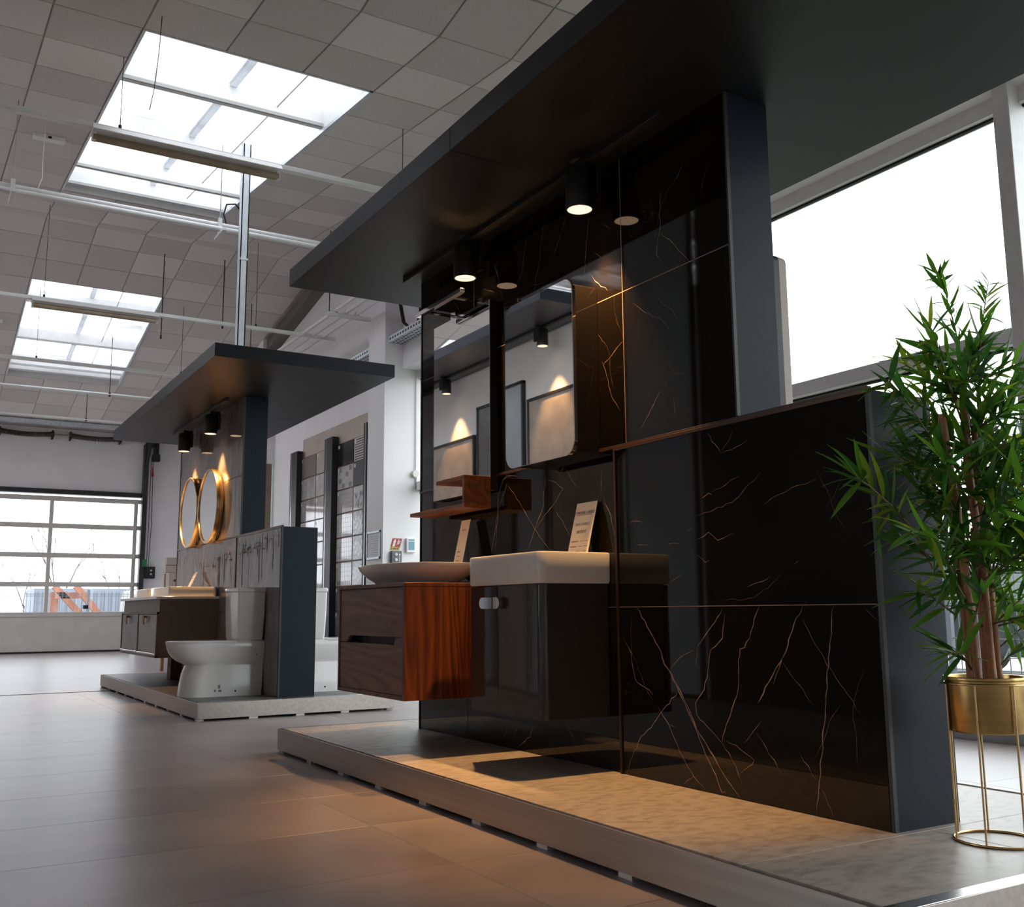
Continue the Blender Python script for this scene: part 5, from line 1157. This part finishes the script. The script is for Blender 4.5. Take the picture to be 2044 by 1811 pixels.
p = MB(); p.loft([rrect(5.45, 28.6, .42 * f, .42 * f, z, .12, 4) for f, z in ((.9, -.25), (1.05, .1), (1.08, .6), (1.0, 1.1), (.9, 1.3))]); obj('sack', p, M['bag'], bgm, smooth=50)
for s_ in (-.3, .3):
    p = MB(); p.tube([(5.45 + s_, 28.35, 1.25), (5.45 + s_ * .9, 28.45, 1.42), (5.45 + s_, 28.8, 1.25)], .025, 6); obj('strap', p, M['bag'], bgm)
ctn = thing('container', 'pale blue-grey container outside behind the timber', 'container', (5.0, 33, -.25))
p = MB(); p.box((3.2, 32, -.25), (6.6, 34.4, 1.45), .02); obj('box', p, M['container'], ctn)
p = MB()
for k in range(16): p.box((3.3 + k * .2, 31.97, -.15), (3.4 + k * .2, 32.0, 1.35))
obj('ribs', p, M['container'], ctn)
def bare_tree(x, y, h, label, seed):
    rnd = random.Random(seed); r = thing('bare_tree', label, 'tree', (x, y, -.25), 'bare trees outside'); mb = MB(); tk = MB()
    def grow(p, d, l, rad, lev, mb_):
        q = p + d * l; mid = p.lerp(q, .5) + Vector((rnd.uniform(-1, 1), rnd.uniform(-1, 1), 0)) * l * .06
        mb_.tube([p, mid, q], [rad, rad * .85, rad * .65], 5)
        if lev == 0: return
        for k in range(rnd.choice((2, 3))):
            a = rnd.uniform(0, 2 * PI); nd = (d + Vector((math.cos(a), math.sin(a), rnd.uniform(-.1, .5))) * rnd.uniform(.35, .75)).normalized()
            grow(q, nd, l * rnd.uniform(.6, .82), rad * .6, lev - 1, mb)
    grow(Vector((x, y, -.25)), Vector((0, 0, 1)), h * .34, h * .010, 5, tk)
    obj('trunk', tk, M['bark'], r); obj('branches', mb, M['bark'], r, kind='stuff')
bare_tree(4.35, 36, 4.3, 'slender bare tree outside, left of the two above the timber', 3)
bare_tree(6.3, 37, 3.6, 'bushy bare tree outside the right end of the garage door', 8)
bare_tree(3.7, 40, 3.4, 'faint bare tree outside behind the silver car', 12)
# ================================================================== OUTSIDE THE RIGHT WINDOW
p = MB(); p.box((5.5, -10, -.27), (9.0, 40, -.20)); struct('lawn', p, M['grassm'])
mesh_fence('mesh fence outside the window behind the bamboo', ((10.5, -2), (10.5, 22)), 1.6, .12)
car('dark car parked outside the window behind the bamboo', 13.2, 8.2, PI * .5, M['car_dark'], None)
bld = thing('building', 'pale low building far outside the window behind the bamboo', 'building', (34, 26, -.25))
p = MB(); p.box((30, 10, -.25), (44, 44, 2.6)); obj('wall', p, M['beige_board'], bld)
p = MB(); p.box((29.8, 9.8, 2.6), (44.2, 44.2, 2.9)); obj('roof', p, M['grey_paint'], bld)
for k in range(6):
    p = MB(); p.box((29.94, 13 + k * 5, .8), (30, 15.5 + k * 5, 1.9)); obj('window', p, M['car_glass'], bld)

# beams of the spotlights
for r, pw in pending: add_spot_light(r, pw)
for ob in list(bpy.data.objects):
    if ob.type == 'MESH' and ob.users_collection == (): COL.objects.link(ob)
